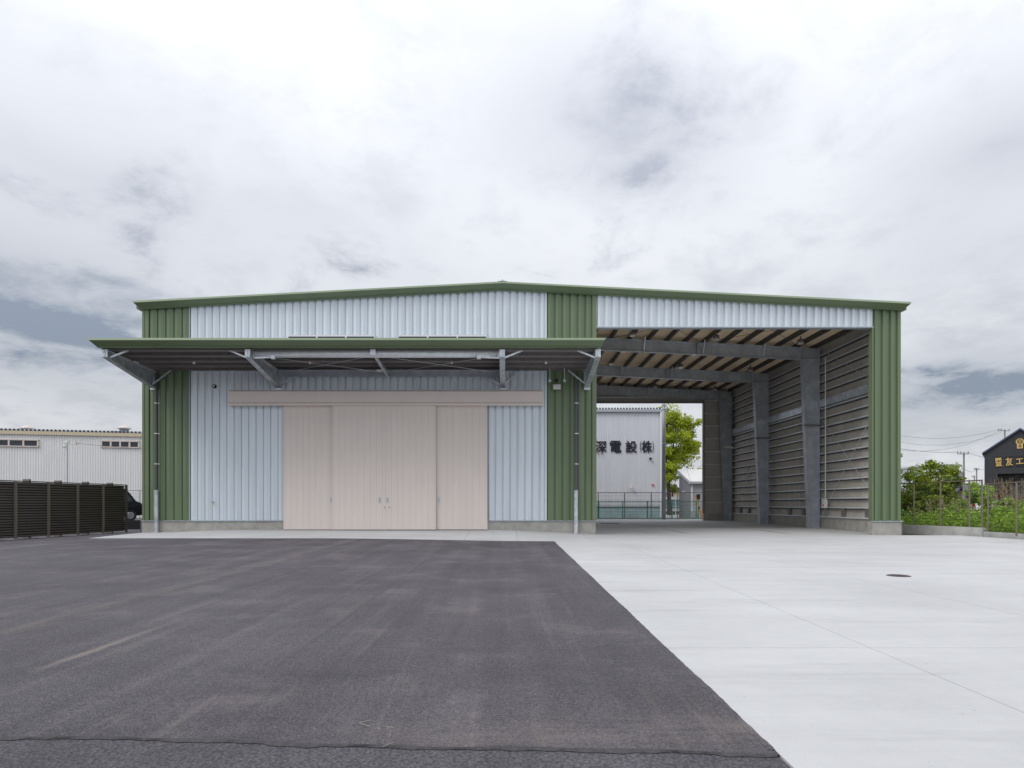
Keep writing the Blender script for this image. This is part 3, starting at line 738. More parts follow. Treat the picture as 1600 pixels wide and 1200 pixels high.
# ---- sliding doors
HX0, HX1 = X(357, 20.72), X(848, 20.72)
m = MB(); m.prism([(20.72, 4.50), (20.72, 4.945), (20.99, 4.965), (20.99, 4.47), (20.74, 4.47)], 'x', HX0, HX1); hd = fb(m, 'door_rail_cover', M['beige'])
m = MB(); m.box(HX0 - .003, HX1 + .003, 20.712, 20.722, 4.545, 4.553); m.build('fold_line', M['groove'], hd)
m = MB(); m.box(HX0 - .01, HX1 + .01, 20.705, 20.99, 4.967, 4.977); m.build('cover_flashing', M['beige'], hd)
leaf_edges = [(443, 519, 20.92), (519, 600.2, 20.83), (600.2, 681, 20.83), (681, 761.5, 20.92)]
for k, (a, b, yf) in enumerate(leaf_edges):
    x0, x1 = X(a, yf), X(b, yf)
    if k in (0,): x1 += .12
    if k == 3: x0 -= .12
    zb, zt = .195, 4.50
    d = sub('sliding_door', ((x0 + x1) / 2, yf, zb), wh)
    m = MB(); m.box(x0 + .004, x1 - .004, yf + .006, yf + .05, zb + .002, zt); m.build('door_core', M['groove'] if False else M['beige'], d)
    ed = .05
    m = MB(); m.box(x0, x0 + ed, yf - .004, yf + .05, zb, zt); m.build('stile', M['beige'], d)
    m = MB(); m.box(x1 - ed, x1, yf - .004, yf + .05, zb, zt); m.build('stile', M['beige'], d)
    n = 8; bw = (x1 - x0 - 2 * ed) / n
    for i in range(n):
        xa = x0 + ed + i * bw
        m = MB(); m.prism([(xa + .0035, yf + .006), (xa + .0065, yf), (xa + bw - .0065, yf), (xa + bw - .0035, yf + .006)], 'z', zb + .004, zt); m.build('board', M['beige'], d)
    m = MB(); m.box(x0, x1, yf - .002, yf + .05, zb - .03, zb); m.build('bottom_seal', M['black'], d)
    hx = {0: X(517.5, yf), 1: X(593.5, yf), 2: X(605.5, yf), 3: X(686, yf)}[k]
    hz = Zp(781, yf)
    hw, hh = .038, .09
    hp = MB(); hp.box(hx - hw, hx + hw, yf - .012, yf + .004, hz - hh, hz - hh + .015); hp.box(hx - hw, hx + hw, yf - .012, yf + .004, hz + hh - .015, hz + hh)
    hp.box(hx - hw, hx - hw + .015, yf - .012, yf + .004, hz - hh + .015, hz + hh - .015); hp.box(hx + hw - .015, hx + hw, yf - .012, yf + .004, hz - hh + .015, hz + hh - .015)
    hp.box(hx - hw + .015, hx + hw - .015, yf - .003, yf + .004, hz - hh + .015, hz + hh - .015); hp.build('pull_handle', M['handle'], d)
    m = MB(); m.box(hx - .012, hx + .012, yf - .008, yf - .004, hz - .06, hz + .06); m.build('handle_slot', M['flashing'], d)
    if k == 2:
        for lx in (601.3, 608.5):
            m = MB(); m.tube((X(lx, yf), yf - .012, Zp(792.8, yf)), (X(lx, yf), yf, Zp(792.8, yf)), .018, n=10); m.build('lock', M['iron'], d)
m = MB(); m.box(DL + .02, DR, 20.78, 21.05, -.02, .164); fb(m, 'door_sill', M['plinth'])
m = MB(); m.box(DL, DR, 20.97, 21.04, .16, 4.5); fb(m, 'door_opening', M['groove'])

# ---- canopy
CF = 18.40
cn = sub('canopy', (-4.8, 19.7, 5.7), wh)
fzt = Zp(528, 18.22)
fx0, fx1 = X(138, 18.22), X(947, 18.22)
cuts = [fx0, fx0 + 5.2, fx0 + 10.4, fx1]
for i, (a, b) in enumerate(zip(cuts, cuts[1:])):
    trim(a + (.003 if i else 0), fzt, b, fzt, 18.42, 'fascia', cn, tip0=.19 if i == 0 else 0, tip1=-.19 if i == 2 else 0, hgt=.26, out=.28)
for xs in (fx0 + .19, fx1 - .19):
    s = -1 if xs < 0 else 1
    m = MB(); m.prism([(xs, fzt - .25), (xs, fzt - .2), (xs + s * .17, fzt - .05), (xs + s * .18, fzt), (xs - s * .05, fzt), (xs - s * .05, fzt - .25)], 'y', 18.423, 20.99); m.build('side_fascia', M['green_trim'], cn)
# deck: flat soffit boards between the purlins
for i in range(4):
    ya, yb2 = 18.43 + i * .64, 18.43 + (i + 1) * .64 - .006
    za_, zb_ = 5.90 - (ya - 18.43) * .04, 5.90 - (yb2 - 18.43) * .04
    m = MB(); m.prism([(ya, za_), (yb2, zb_), (yb2, zb_ + .03), (ya, za_ + .03)], 'x', fx0 + .2, fx1 - .2); m.build('soffit_board', M['deck'], cn)
m = MB(); m.add([(fx0 + .2, 18.43, 5.96), (fx1 - .2, 18.43, 5.96), (fx1 - .2, 20.98, 5.86), (fx0 + .2, 20.98, 5.86), (fx0 + .2, 18.43, 5.98), (fx1 - .2, 18.43, 5.98), (fx1 - .2, 20.98, 5.88), (fx0 + .2, 20.98, 5.88)],
                [(3,2,1,0),(4,5,6,7),(0,1,5,4),(1,2,6,5),(2,3,7,6),(3,0,4,7)]); m.build('roof_sheet', M['roofm'], cn)
arms = [-12.22, -7.87, -.10, 2.82]
for py_, zf in ((18.52, 5.80), (19.12, 5.775), (19.72, 5.75), (20.32, 5.725), (20.92, 5.70)):
    m = MB(); m.box(fx0 + .25, fx1 - .25, py_, py_ + .008, zf, zf + .1); m.box(fx0 + .25, fx1 - .25, py_ + .008, py_ + .055, zf, zf + .008); m.build('canopy_purlin', M['primer'], cn)
for q, ax in enumerate(arms):
    ztf, zbf, ztr, zbr = 5.80, 5.56, 5.68, 5.10
    yf, yr = 18.42, 20.97
    arm = MB()
    arm.prism([(yf, zbf), (yf, ztf), (yr, ztr), (yr, zbr)], 'x', ax - .006, ax + .006)
    arm.prism([(yf, ztf - .012), (yf, ztf), (yr, ztr), (yr, ztr - .012)], 'x', ax - .085, ax + .085)
    arm.prism([(yf, zbf), (yf, zbf + .012), (yr, zbr + .012), (yr, zbr)], 'x', ax - .085, ax + .085)
    arm.box(ax - .08, ax - .006, yf + .02, yf + .032, zbf + .014, ztf - .014); arm.box(ax + .006, ax + .08, yf + .02, yf + .032, zbf + .014, ztf - .014)
    arm.build('arm', M['galv'], cn)
    m = MB(); m.box(ax - .11, ax + .11, yr, yr + .025, zbr - .06, ztr); m.build('wall_plate', M['galv'], cn)
    for s in (-1, 1):
        if (q == 0 and s < 0) or (q == 3 and s > 0): continue
        if (q == 1 and s > 0) or (q == 2 and s < 0):
            m = MB(); m.bar((ax + s * .09, 18.62, 5.575), (ax + s * .72, 18.62, 5.60), .05, .05); m.box(ax + s * .72 - .06, ax + s * .72 + .06, 18.56, 18.68, 5.54, 5.64); m.build('stub_bracket', M['galv'], cn)
            m = MB(); m.bar((ax + s * .05, 20.85, 5.18), (ax + s * .62, 20.88, 5.46), .05, .05); m.build('knee_brace', M['galv'], cn)
        else:
            m = MB(); m.bar((ax + s * .05, 18.56, 5.56), (ax + s * .62, 18.60, 5.80), .05, .05); m.build('knee_brace', M['galv'], cn)
            m = MB(); m.bar((ax + s * .05, 20.85, 5.20), (ax + s * .66, 20.90, 5.70), .05, .05); m.build('knee_brace', M['galv'], cn)
# trolley beams between the two middle arms
b0, b1 = arms[1] + .02, arms[2] - .02
m = MB(); m.tube((b0 + .12, 18.66, 5.70), (b1 - .12, 18.66, 5.70), .105, n=20); m.build('cross_tube', M['galv_bright'], cn, smooth=True)
for xx in (b0, b1 - .13):
    m = MB(); m.box(xx, xx + .13, 18.60, 18.72, 5.58, 5.80); m.build('tube_cleat', M['galv'], cn)
m = MB(); m.box(b0, b1, 20.86, 20.872, 5.49, 5.69); m.box(b0, b1, 20.80, 20.92, 5.69, 5.70); m.box(b0, b1, 20.80, 20.92, 5.48, 5.49); m.build('rear_beam', M['galv_dark'], cn)
xm = -4.05
m = MB(); m.prism([(18.5, 5.70), (18.5, 5.78), (20.86, 5.64), (20.86, 5.44)], 'x', xm - .005, xm + .005); m.prism([(18.5, 5.69), (18.5, 5.70), (20.86, 5.44), (20.86, 5.43)], 'x', xm - .05, xm + .05); m.box(xm - .08, xm + .08, 18.46, 18.5, 5.62, 5.82); m.build('centre_arm', M['galv'], cn)
m = MB(); m.box(xm - .28, xm + .02, 20.3, 20.45, 5.56, 5.60); m.build('canopy_strip_light', M['white_p'], cn)
for a, b in ((b0 + .2, xm - .1), (xm + .1, b1 - .2)):
    rod((a, 18.7, 5.66), (b, 20.8, 5.60), .008, cn); rod((b, 18.7, 5.66), (a, 20.8, 5.60), .008, cn)
for px_ in (303, 484, 706, 853):
    lx = X(px_, 19.75); m = MB(); m.tube((lx, 19.75, 5.66), (lx, 19.75, 5.70), .035, .05, n=12); m.tube((lx, 19.75, 5.70), (lx, 19.75, 5.76), .015, n=8); m.build('downlight', M['white_p'], cn)
m = MB()
for i in range(70):
    lx = random.uniform(fx0 + .4, fx1 - .4); ly = random.choice((18.8, 19.4, 20.0, 20.6)) + random.uniform(-.08, .08)
    m.box(lx - .008, lx + .008, ly - .008, ly + .008, 5.895 - (ly - 18.43) * .04 - .01, 5.91 - (ly - 18.43) * .04)
tag(m.build('deck_screws', M['galv'], cn), kind='stuff')

# ---- downpipes, lights, small fittings on the wall
for px_, zt in ((244, 5.62), (900, 5.62)):
    xx = X(px_, 20.9)
    dp = sub('downpipe', (xx, 20.9, .05), wh)
    m = MB(); m.tube((xx, 20.9, 1.45), (xx, 20.9, zt), .045, n=12); m.build('pipe', M['pipe'], dp, smooth=False)
    m = MB(); m.tube((xx, 20.9, .0), (xx, 20.9, 1.55), .075, n=14); m.tube((xx, 20.9, 1.55), (xx, 20.9, 1.56), .08, n=14); m.build('pipe_guard', M['galv'], dp)
    for z in (2.45, 3.5, 4.55):
        m = MB(); m.tube((xx, 20.9, z), (xx, 20.9, z + .03), .052, n=12); m.box(xx + .03, xx + .09, 20.91, 20.99, z, z + .03); m.build('pipe_clip', M['white_p'], dp)
xx = X(335, 20.95); m = MB(); m.tube((xx, 20.98, Zp(604, 21)), (xx, 20.90, Zp(604, 21)), .07, .06, n=14); bl = fb(m, 'wall_sensor', M['black'])
m = MB(); m.tube((xx, 20.905, Zp(604, 21)), (xx, 20.89, Zp(604, 21)), .035, n=12); m.build('sensor_lens', M['lampglass'], bl)
fx = X(870, 20.85); fzz = Zp(605, 20.85)
fl = sub('flood_light', (fx, 20.85, fzz - .1), wh)
m = MB(); m.prism([(20.78, fzz - .08), (20.80, fzz + .085), (20.87, fzz + .085), (20.85, fzz - .08)], 'x', fx - .125, fx + .125); m.build('lamp_housing', M['white_p'], fl)
m = MB(); m.box(fx - .1, fx + .1, 20.775, 20.79, fzz - .06, fzz + .06); m.build('lamp_lens', M['lampglass'], fl)
m = MB(); m.box(fx - .02, fx + .02, 20.86, 21.0, fzz - .02, fzz + .02); m.build('lamp_bracket', M['black'], fl)
m = MB(); m.tube((fx, 20.98, Zp(594, 20.9)), (fx, 20.86, Zp(594, 20.9)), .055, .045, n=12); fb(m, 'wall_camera', M['black'])
for px_ in (859, 882):
    sx = X(px_, 20.7); zz2 = Zp(595, 20.7)
    hl = sub('hanging_sensor', (sx, 20.7, zz2), wh)
    m = MB(); m.tube((sx, 20.7, zz2), (sx, 20.7, 5.74), .008, n=6); m.build('rod', M['white_p'], hl)
    m = MB(); m.tube((sx, 20.68, zz2), (sx, 20.74, zz2), .05, .045, n=14); m.build('lens', M['teal'], hl)
tx, tz = X(333.5, 20.95), Zp(786, 20.95)
tp = sub('wall_tap', (tx, 20.95, tz - .1), wh)
m = MB(); m.tube((tx, 20.99, tz), (tx, 20.90, tz), .015, n=8); m.tube((tx, 20.90, tz + .01), (tx, 20.88, tz - .1), .014, n=8); m.build('spout', M['gold'], tp)
m = MB(); m.bar((tx - .06, 20.92, tz + .035), (tx + .06, 20.92, tz + .035), .02, .025); m.build('tap_handle', M['bluetarp'], tp)

# ------------------------------------------------------------------ manhole and drain
mx_, my_ = X(1404, 9.05), 9.05
mh = empty('manhole_cover', (mx_, my_, 0), 'round dark iron manhole cover set flush in the pale concrete yard', 'manhole')
m = MB(); m.tube((mx_, my_, -.01), (mx_, my_, .004), .160, n=36); m.build('rim', M['grate'], mh)
m = MB(); m.tube((mx_, my_, .002), (mx_, my_, .008), .147, n=36); m.build('lid', M['iron'], mh)
m = MB()
for i in range(-5, 6):
    for j in range(-5, 6):
        if i * i + j * j < 20: m.box(mx_ + i * .027 - .007, mx_ + i * .027 + .007, my_ + j * .027 - .007, my_ + j * .027 + .007, .008, .011)
tag(m.build('tread_studs', M['iron'], mh), kind='stuff')
gy = 31.6; ga, gb = X(939, gy), X(967, gy)
dg = empty('drain_grate', ((ga + gb) / 2, gy, fz(gy)), 'dark rectangular steel drain grate in the floor of the open bay', 'drain grate')
zz3 = fz(gy) + .004
m = MB(); m.box(ga, gb, gy - .18, gy - .15, zz3, zz3 + .016); m.box(ga, gb, gy + .15, gy + .18, zz3, zz3 + .016); m.box(ga, ga + .03, gy - .15, gy + .15, zz3, zz3 + .016); m.box(gb - .03, gb, gy - .15, gy + .15, zz3, zz3 + .016); m.build('frame', M['grate'], dg)
for i in range(1, 22):
    xx = ga + (gb - ga) * i / 22; m = MB(); m.box(xx - .01, xx + .01, gy - .15, gy + .15, zz3 + .001, zz3 + .014); m.build('bar', M['grate'], dg)

# ------------------------------------------------------------------ louvred fence on the left
def fence_pt(Yv): return Vector((-14.29 - (22.7 - Yv) * .14, Yv, gz(-14.29 - (22.7 - Yv) * .14, Yv)))
posts_y = [22.72, 21.65, 20.57, 19.46, 18.34, 17.22, 16.10, 14.98]
lf = empty('louvred_fence', fence_pt(19), 'dark brown horizontal louvre fence with bronze posts along the asphalt', 'fence')
dirf = (fence_pt(15) - fence_pt(22)); dirf.z = 0; dirf.normalize()
nrm = Vector((-dirf.y, dirf.x, 0))
if nrm.x < 0: nrm = -nrm
slat_mesh = {}
for i, (ya, yb) in enumerate(zip(posts_y, posts_y[1:])):
    a, b = fence_pt(ya), fence_pt(yb); mid_ = (a + b) / 2; ln = (b - a).length - .02
    if 'm' not in slat_mesh:
        q = MB(); L2 = ln / 2
        prof = [(-.012, .0), (.012, .0), (.016, .024), (.012, .048), (-.012, .048)]
        vs = [(sx * L2, u, w) for sx in (-1, 1) for u, w in prof]; n = 5
        q.add(vs, [(k, (k + 1) % n, n + (k + 1) % n, n + k) for k in range(n)] + [tuple(range(n)), tuple(range(2 * n - 1, n - 1, -1))])
        me = bpy.data.meshes.new('slat'); me.from_pydata(q.v, [], q.f); me.materials.append(M['f_slat']); slat_mesh['m'] = me; slat_mesh['l'] = ln
    ang = math.atan2((b - a).y, (b - a).x)
    if nrm.dot(Vector((-math.sin(ang), math.cos(ang), 0))) > 0: ang += math.pi
    for k in range(21):
        o = place(slat_mesh['m'], 'slat', mid_ + Vector((0, 0, .07 + k * .0805)), lf, rot=(0, 0, ang)); o.scale.x = ln / slat_mesh['l']
        o.location = mid_ + Vector((0, 0, .07 + k * .0805)) - WPOS[lf.name]
    m = MB(); m.bar(a + Vector((0, 0, 1.775)), b + Vector((0, 0, 1.775)), .07, .03); m.build('top_rail', M['f_slat'], lf)
    m = MB(); m.bar(a + Vector((0, 0, .90)) - nrm * .07, b + Vector((0, 0, .90)) - nrm * .07, .02, 1.70); m.build('back_panel', M['black'], lf)
    m = MB(); c = a.lerp(b, .45) - nrm * .22; m.box(c.x - .1, c.x + .1, c.y - .04, c.y + .04, -.05, 1.86); m.build('rear_post', M['f_post'], lf)
for i, ya in enumerate(posts_y):
    a = fence_pt(ya) + nrm * .045
    m = MB(); m.box(a.x - .03, a.x + .03, a.y - .028, a.y + .028, a.z - .05, a.z + 1.78); m.build('post', M['f_post'] if i else M['f_slat'], lf)
    if i:
        m = MB(); f = a + nrm * .02 + dirf * -.25 * 0; m.box(f.x - .1, f.x + .06, f.y - .32, f.y - .03, a.z - .03, a.z + .012); m.build('footing', M['kerb'], lf)
# low dark wall in the gap beside the warehouse
lwz = .02
lo = empty('low_wall', (-14.6, 26, 0), 'low black slatted wall in the gap between louvred fence and warehouse', 'wall')
for k in range(4):
    m = MB(); m.box(-18, -12.7, 26, 26.03, .02 + k * .09, .02 + k * .09 + .083); m.build('board', M['black'], lo)
m = MB(); m.box(-18, -12.7, 26.03, 26.06, 0, .39); m.build('backing', M['black'], lo)
for xx in (-18, -15.6, -13.9):
    m = MB(); m.box(xx, xx + .06, 25.95, 26.0, 0, .4); m.build('post', M['f_slat'], lo)

# wire mesh panels -------------------------------------------------
def mesh_fence(name, pts, z0s, height, label, cat, post_mat, wire_mat, hstep, vstep, post_r=.03, rail=True, group=None, wr=.004, posts=True, rails=(1.0,)):
    pts = [Vector(p) for p in pts]
    fe = empty(name, (pts[0].x, pts[0].y, z0s[0]), label, cat, group)
    for i in range(len(pts) - 1):
        a, b = pts[i], pts[i + 1]; za, zb = z0s[i], z0s[i + 1]
        m = MB(); n = int(height / hstep)
        for k in range(n + 1):
            h = .04 + (height - .06) * k / n
            m.bar(a + Vector((0, 0, za + h)), b + Vector((0, 0, zb + h)), wr * 1.6, wr * 2)
        L_ = (b - a).length; nv = max(1, int(L_ / vstep))
        for k in range(nv + 1):
            p = a.lerp(b, k / nv); zz_ = za + (zb - za) * k / nv
            m.bar(p + Vector((0, 0, zz_ + .03)), p + Vector((0, 0, zz_ + height - .02)), wr, wr)
        tag(m.build('wire_mesh', wire_mat, fe), kind='stuff')
        if rail:
            for rr in rails:
                m = MB(); m.bar(a + Vector((0, 0, za + height * rr)), b + Vector((0, 0, zb + height * rr)), .035, .035); m.build('rail', post_mat, fe)
    if posts:
        for p, z in zip(pts, z0s):
            m = MB(); m.tube(p + Vector((0, 0, z - .05)), p + Vector((0, 0, z + height + .02)), post_r, n=8); m.build('post', post_mat, fe)
    return fe
mesh_fence('mesh_fence', [(-27, 40.5, 0), (-24.5, 40.5, 0), (-22, 40.5, 0), (-19.5, 40.5, 0)], [.05] * 4, 1.95, 'thin grey wire mesh fence behind the louvred fence', 'fence', M['polec'], M['polec'], .2, .2, .025, wr=.005)

# ------------------------------------------------------------------ vehicles
def vehicle(name, loc, rotz, label, cat, paint, prof, wheels, width, glass_polys, wheel_r=.32):
    v = place(None, name, loc); tag(v, label, cat); v.rotation_euler = (0, 0, rotz)
    WPOS[v.name] = Vector((0, 0, 0))          # children in the vehicle's own frame
    hw = width / 2
    vs = []; n = len(prof); secs = [(-hw, .9), (-hw * .97, .985), (-hw * .55, 1.0), (hw * .55, 1.0), (hw * .97, .985), (hw, .9)]
    zc_, zmax = .95, max(p[1] for p in prof)
    for yy, k in secs:
        for x, z in prof:
            tum = 1.0
            if z > zc_: tum = 1 - .12 * (z - zc_) / (zmax - zc_)
            vs.append((x * (.985 if k < .95 else 1.0), yy * tum, z if k >= 1 else .35 + (z - .35) * (1 - (1 - k) * .25)))
    fs = []
    for s in range(len(secs) - 1):
        for i in range(n): fs.append((s * n + i, s * n + (i + 1) % n, (s + 1) * n + (i + 1) % n, (s + 1) * n + i))
    fs += [tuple(range(n)), tuple(range(n * len(secs) - 1, n * (len(secs) - 1) - 1, -1))]
    m = MB(); m.add(vs, fs); m.build('body', paint, v)
    for side_ in (-1, 1):
        for poly in glass_polys:
            q = MB(); pv = []
            for d in (0, .012):
                for x, z in poly:
                    tum = 1 - .12 * (z - zc_) / (zmax - zc_)
                    pv.append((x, side_ * (hw * tum * 1.0 - .004 + d), z))
            k = len(poly)
            q.add(pv, [tuple(range(k)), tuple(range(2 * k - 1, k - 1, -1))] + [(i, (i + 1) % k, k + (i + 1) % k, k + i) for i in range(k)]); q.build('window', M['glass'], v)
        for wx in wheels:
            y_o = side_ * (hw + .005); y_i = side_ * (hw - .2)
            w = place(None, 'wheel', (wx, y_o, wheel_r), v)
            q = MB(); q.tube((wx, y_i, wheel_r), (wx, y_o, wheel_r), wheel_r, n=24); q.build('tyre', M['tyre'], w)
            q = MB(); q.tube((wx, y_o, wheel_r), (wx, y_o + side_ * .012, wheel_r), wheel_r * .64, wheel_r * .6, n=18); q.build('rim', M['rim'], w)
        q = MB(); fx_ = max(p[0] for p in prof); q.box(fx_ - .42, fx_ - .03, min(side_ * hw * .62, side_ * hw * .955), max(side_ * hw * .62, side_ * hw * .955), .78, .93); q.build('headlight', M['glass'], v)
        bx_ = min(p[0] for p in prof); q = MB(); q.box(bx_ - .012, bx_ + .1, min(side_ * hw * .75, side_ * hw * .96), max(side_ * hw * .75, side_ * hw * .96), .8, 1.25); q.build('tail_light', M['redlens'], v)
        gp = max(p[0] for poly in glass_polys for p in poly)
        q = MB(); q.box(gp - .2, gp - .07, min(side_ * (hw - .03), side_ * (hw + .16)), max(side_ * (hw - .03), side_ * (hw + .16)), 1.02, 1.2); q.build('mirror', M['black'], v)
    return v
van_prof = [(-2.2, .35), (-2.28, .6), (-2.26, 1.0), (-2.2, 1.45), (-2.08, 1.82), (-1.85, 1.9), (0, 1.95), (1.15, 1.93), (1.38, 1.86), (1.58, 1.62), (1.84, 1.22), (1.92, 1.16), (2.12, 1.08), (2.22, .92), (2.26, .6), (2.22, .35), (1.75, .30), (-1.75, .30)]
nose = X(217, 36.5)
vehicle('parked_van', (nose - 1.71, 35.42, .086), R(32), 'black minivan parked behind the louvred fence with its nose showing', 'van', M['carblack'], van_prof, (-1.4, 1.58), 1.72,
        [[(.62, 1.15), (1.72, 1.15), (1.46, 1.58), (1.28, 1.78), (.62, 1.80)], [(-.72, 1.14), (.54, 1.14), (.54, 1.80), (-.72, 1.80)], [(-1.95, 1.12), (-.80, 1.10), (-.80, 1.78), (-1.85, 1.74)]])
car_prof = [(-1.9, .3), (-1.98, .55), (-1.95, .95), (-1.75, 1.35), (-1.5, 1.5), (-.2, 1.52), (.4, 1.42), (1.0, 1.0), (1.7, .9), (1.95, .72), (1.98, .45), (1.9, .28), (1.4, .25), (-1.4, .25)]
cp = W(1565, 795, 52)
vehicle('parked_car', (cp.x, 52, -.1), R(4), 'white hatchback car parked in front of the black gabled building', 'car', M['carwhite'], car_prof, (-1.2, 1.25), 1.65,
        [[(.0, .95), (.92, .98), (.42, 1.36), (.0, 1.44)], [(-1.0, .95), (-.06, .95), (-.06, 1.44), (-1.0, 1.46)]], .29)

# ------------------------------------------------------------------ factory hall on the left
def zigzag_roof(x0, x1, fy, zbase, pitch, hgt, depth, parent, mt, slope=.02):
    vs = []; fs = []; n = int((x1 - x0) / pitch); k = 0
    pr = []
    for i in range(n):
        a = x0 + i * pitch
        pr += [(a, 0), (a + pitch * .18, 0), (a + pitch * .45, hgt), (a + pitch * .62, hgt), (a + pitch * .88, 0)]
    for x, d in pr: vs += [(x, fy(x), zbase + d), (x, fy(x) + depth, zbase + d + slope * depth)]
    fs = [(2 * i, 2 * i + 2, 2 * i + 3, 2 * i + 1) for i in range(len(pr) - 1)]
    m = MB(); m.add(vs, fs); m.build('roof_sheet', mt, parent)
    m = MB()
    for i in range(n):
        a = x0 + i * pitch; y = fy(a) - .012
        m.add([(a + pitch * .12, y, zbase + .01), (a + pitch * .40, y, zbase + hgt + .005), (a + pitch * .66, y, zbase + hgt + .005), (a + pitch * .94, y, zbase + .01)], [(0, 1, 2, 3)])
    tag(m.build('rib_closures', M['navy'], parent), kind='stuff')
def ribwall(x0, x1, fy, z0, z1, pitch, d, parent, mt, name='wall_sheet'):
    pr = []; x = x0
    while x < x1:
        pr += [(x, d), (x + pitch * .22, d), (x + pitch * .32, 0), (x + pitch * .9, 0)]; x += pitch
    vs = []
    for x, dd in pr: vs += [(x, fy(x) + dd, z0), (x, fy(x) + dd, z1)]
    m = MB(); m.add(vs, [(2 * i, 2 * i + 2, 2 * i + 3, 2 * i + 1) for i in range(len(pr) - 1)]); return m.build(name, mt, parent)
hall = empty('factory_hall', (-34, 45, 0), 'long white ribbed factory hall with cream gutter behind the louvred fence', 'building')
hy = lambda x: 45 + (x + 37.6) * .215
HZ = 6.45
ribwall(-52, -18, hy, -.1, HZ - .1, .17, .03, hall, M['lw'])
m = MB(); m.prism([(-52, hy(-52) - .14), (-18, hy(-18) - .14), (-18, hy(-18) + .05), (-52, hy(-52) + .05)], 'z', HZ - .14, HZ + .12); m.build('gutter', M['cream'], hall)
zigzag_roof(-52, -18, lambda x: hy(x) - .1, HZ + .12, .267, .15, 14, hall, M['roofm'])
m = MB(); m.prism([(-52, hy(-52) + .1), (-18, hy(-18) + .1), (-18, hy(-18) + 14), (-52, hy(-52) + 14)], 'z', -.1, HZ + .1); m.build('hall_body', M['lw'], hall)
for vx_ in (42, 194):
    yv = 47.2; c = W(vx_, 672, yv); z = HZ + .25
    ve = sub('roof_ventilator', (c.x, yv, z), hall)
    m = MB(); m.tube((c.x, yv, z - .1), (c.x, yv, z + .28), .33, n=16); m.box(c.x - .5, c.x + .5, yv - .4, yv + .4, z - .1, z + .02); m.build('vent_base', M['polec'], ve)
    m = MB(); m.tube((c.x, yv, z + .26), (c.x, yv, z + .36), .50, .46, n=18); m.tube((c.x, yv, z + .36), (c.x, yv, z + .52), .42, .10, n=18); m.build('vent_cap', M['vent'], ve)
def win_strip(px0, px1, pyt, pyb, n, parent, yfn):
    x0 = X(px0, 45.4); x1 = X(px1, 46.5 if px0 > 100 else 45.2)
    zb, zt = Zp(pyb, yfn((x0 + x1) / 2)), Zp(pyt, yfn((x0 + x1) / 2))
    w = sub('window', ((x0 + x1) / 2, yfn(x0), zb), parent)
    pw = (x1 - x0) / n
    m = MB()
    for i in range(n + 1):
        x = x0 + i * pw; m.box(x - .06, x + .06, yfn(x) - .09, yfn(x) + .02, zb, zt)
    for z in (zb - .04, zt - .04):
        m.prism([(x0 - .06, yfn(x0) - .10), (x1 + .06, yfn(x1) - .10), (x1 + .06, yfn(x1) + .02), (x0 - .06, yfn(x0) + .02)], 'z', z, z + .08)
    m.build('frame', M['vent'], w)
    for i in range(n):
        a, b = x0 + i * pw + .07, x0 + (i + 1) * pw - .07
        m = MB(); m.prism([(a, yfn(a) - .05), (b, yfn(b) - .05), (b, yfn(b) - .03), (a, yfn(a) - .03)], 'z', zb + .045, zt - .045); m.build('pane', M['glass'], w)
win_strip(-19, 55, 687, 697, 4, hall, hy); win_strip(145, 212, 689.5, 699, 4, hall, hy)
# slim mast with a camera and lamp in front of the hall
mp_ = W(105, 690, 33)
ms = empty('camera_mast', (mp_.x, 33, 0), 'slim pale mast with security camera in front of the white factory hall', 'mast')
m = MB(); m.tube((mp_.x, 33, 0), (mp_.x, 33, mp_.z), .045, n=10); m.build('mast', M['handle'], ms)
m = MB(); m.box(mp_.x - .09, mp_.x + .03, 32.8, 33.0, mp_.z - .35, mp_.z - .2); m.tube((mp_.x - .03, 32.8, mp_.z - .27), (mp_.x - .03, 32.72, mp_.z - .30), .05, n=10); m.build('camera_housing', M['white_p'], ms)
m = MB(); m.box(mp_.x - .08, mp_.x + .08, 32.9, 33.06, mp_.z - .06, mp_.z + .05); m.build('mast_cap', M['white_p'], ms)
m = MB(); m.tube((mp_.x, 33, mp_.z - .15), (mp_.x + .5, 33, mp_.z - .12), .018, n=6); m.box(mp_.x + .42, mp_.x + .5, 32.96, 33.04, mp_.z - .18, mp_.z + .02); m.box(mp_.x + .56, mp_.x + .62, 32.96, 33.04, mp_.z - .14, mp_.z - .05); m.tube((mp_.x + .48, 33, mp_.z - .11), (mp_.x + .6, 33, mp_.z - .1), .015, n=6); m.build('bracket', M['vent'], ms)
def wire(name, a, b, sag, label, r=.012, group=None):
    a = Vector(a); b = Vector(b); m = MB(); n = 14; prev = a
    for i in range(1, n + 1):
        t = i / n; p = a.lerp(b, t) - Vector((0, 0, sag * 4 * t * (1 - t))); m.tube(prev, p, r, n=5, caps=False); prev = p
    return tag(m.build(name, M['wire']), label, 'wire', group)
wire('service_cable', (mp_.x + .6, 33, mp_.z - .1), (-12.6, 33, mp_.z - .75), .1, 'thin cable strung from the camera mast to the warehouse', .009)

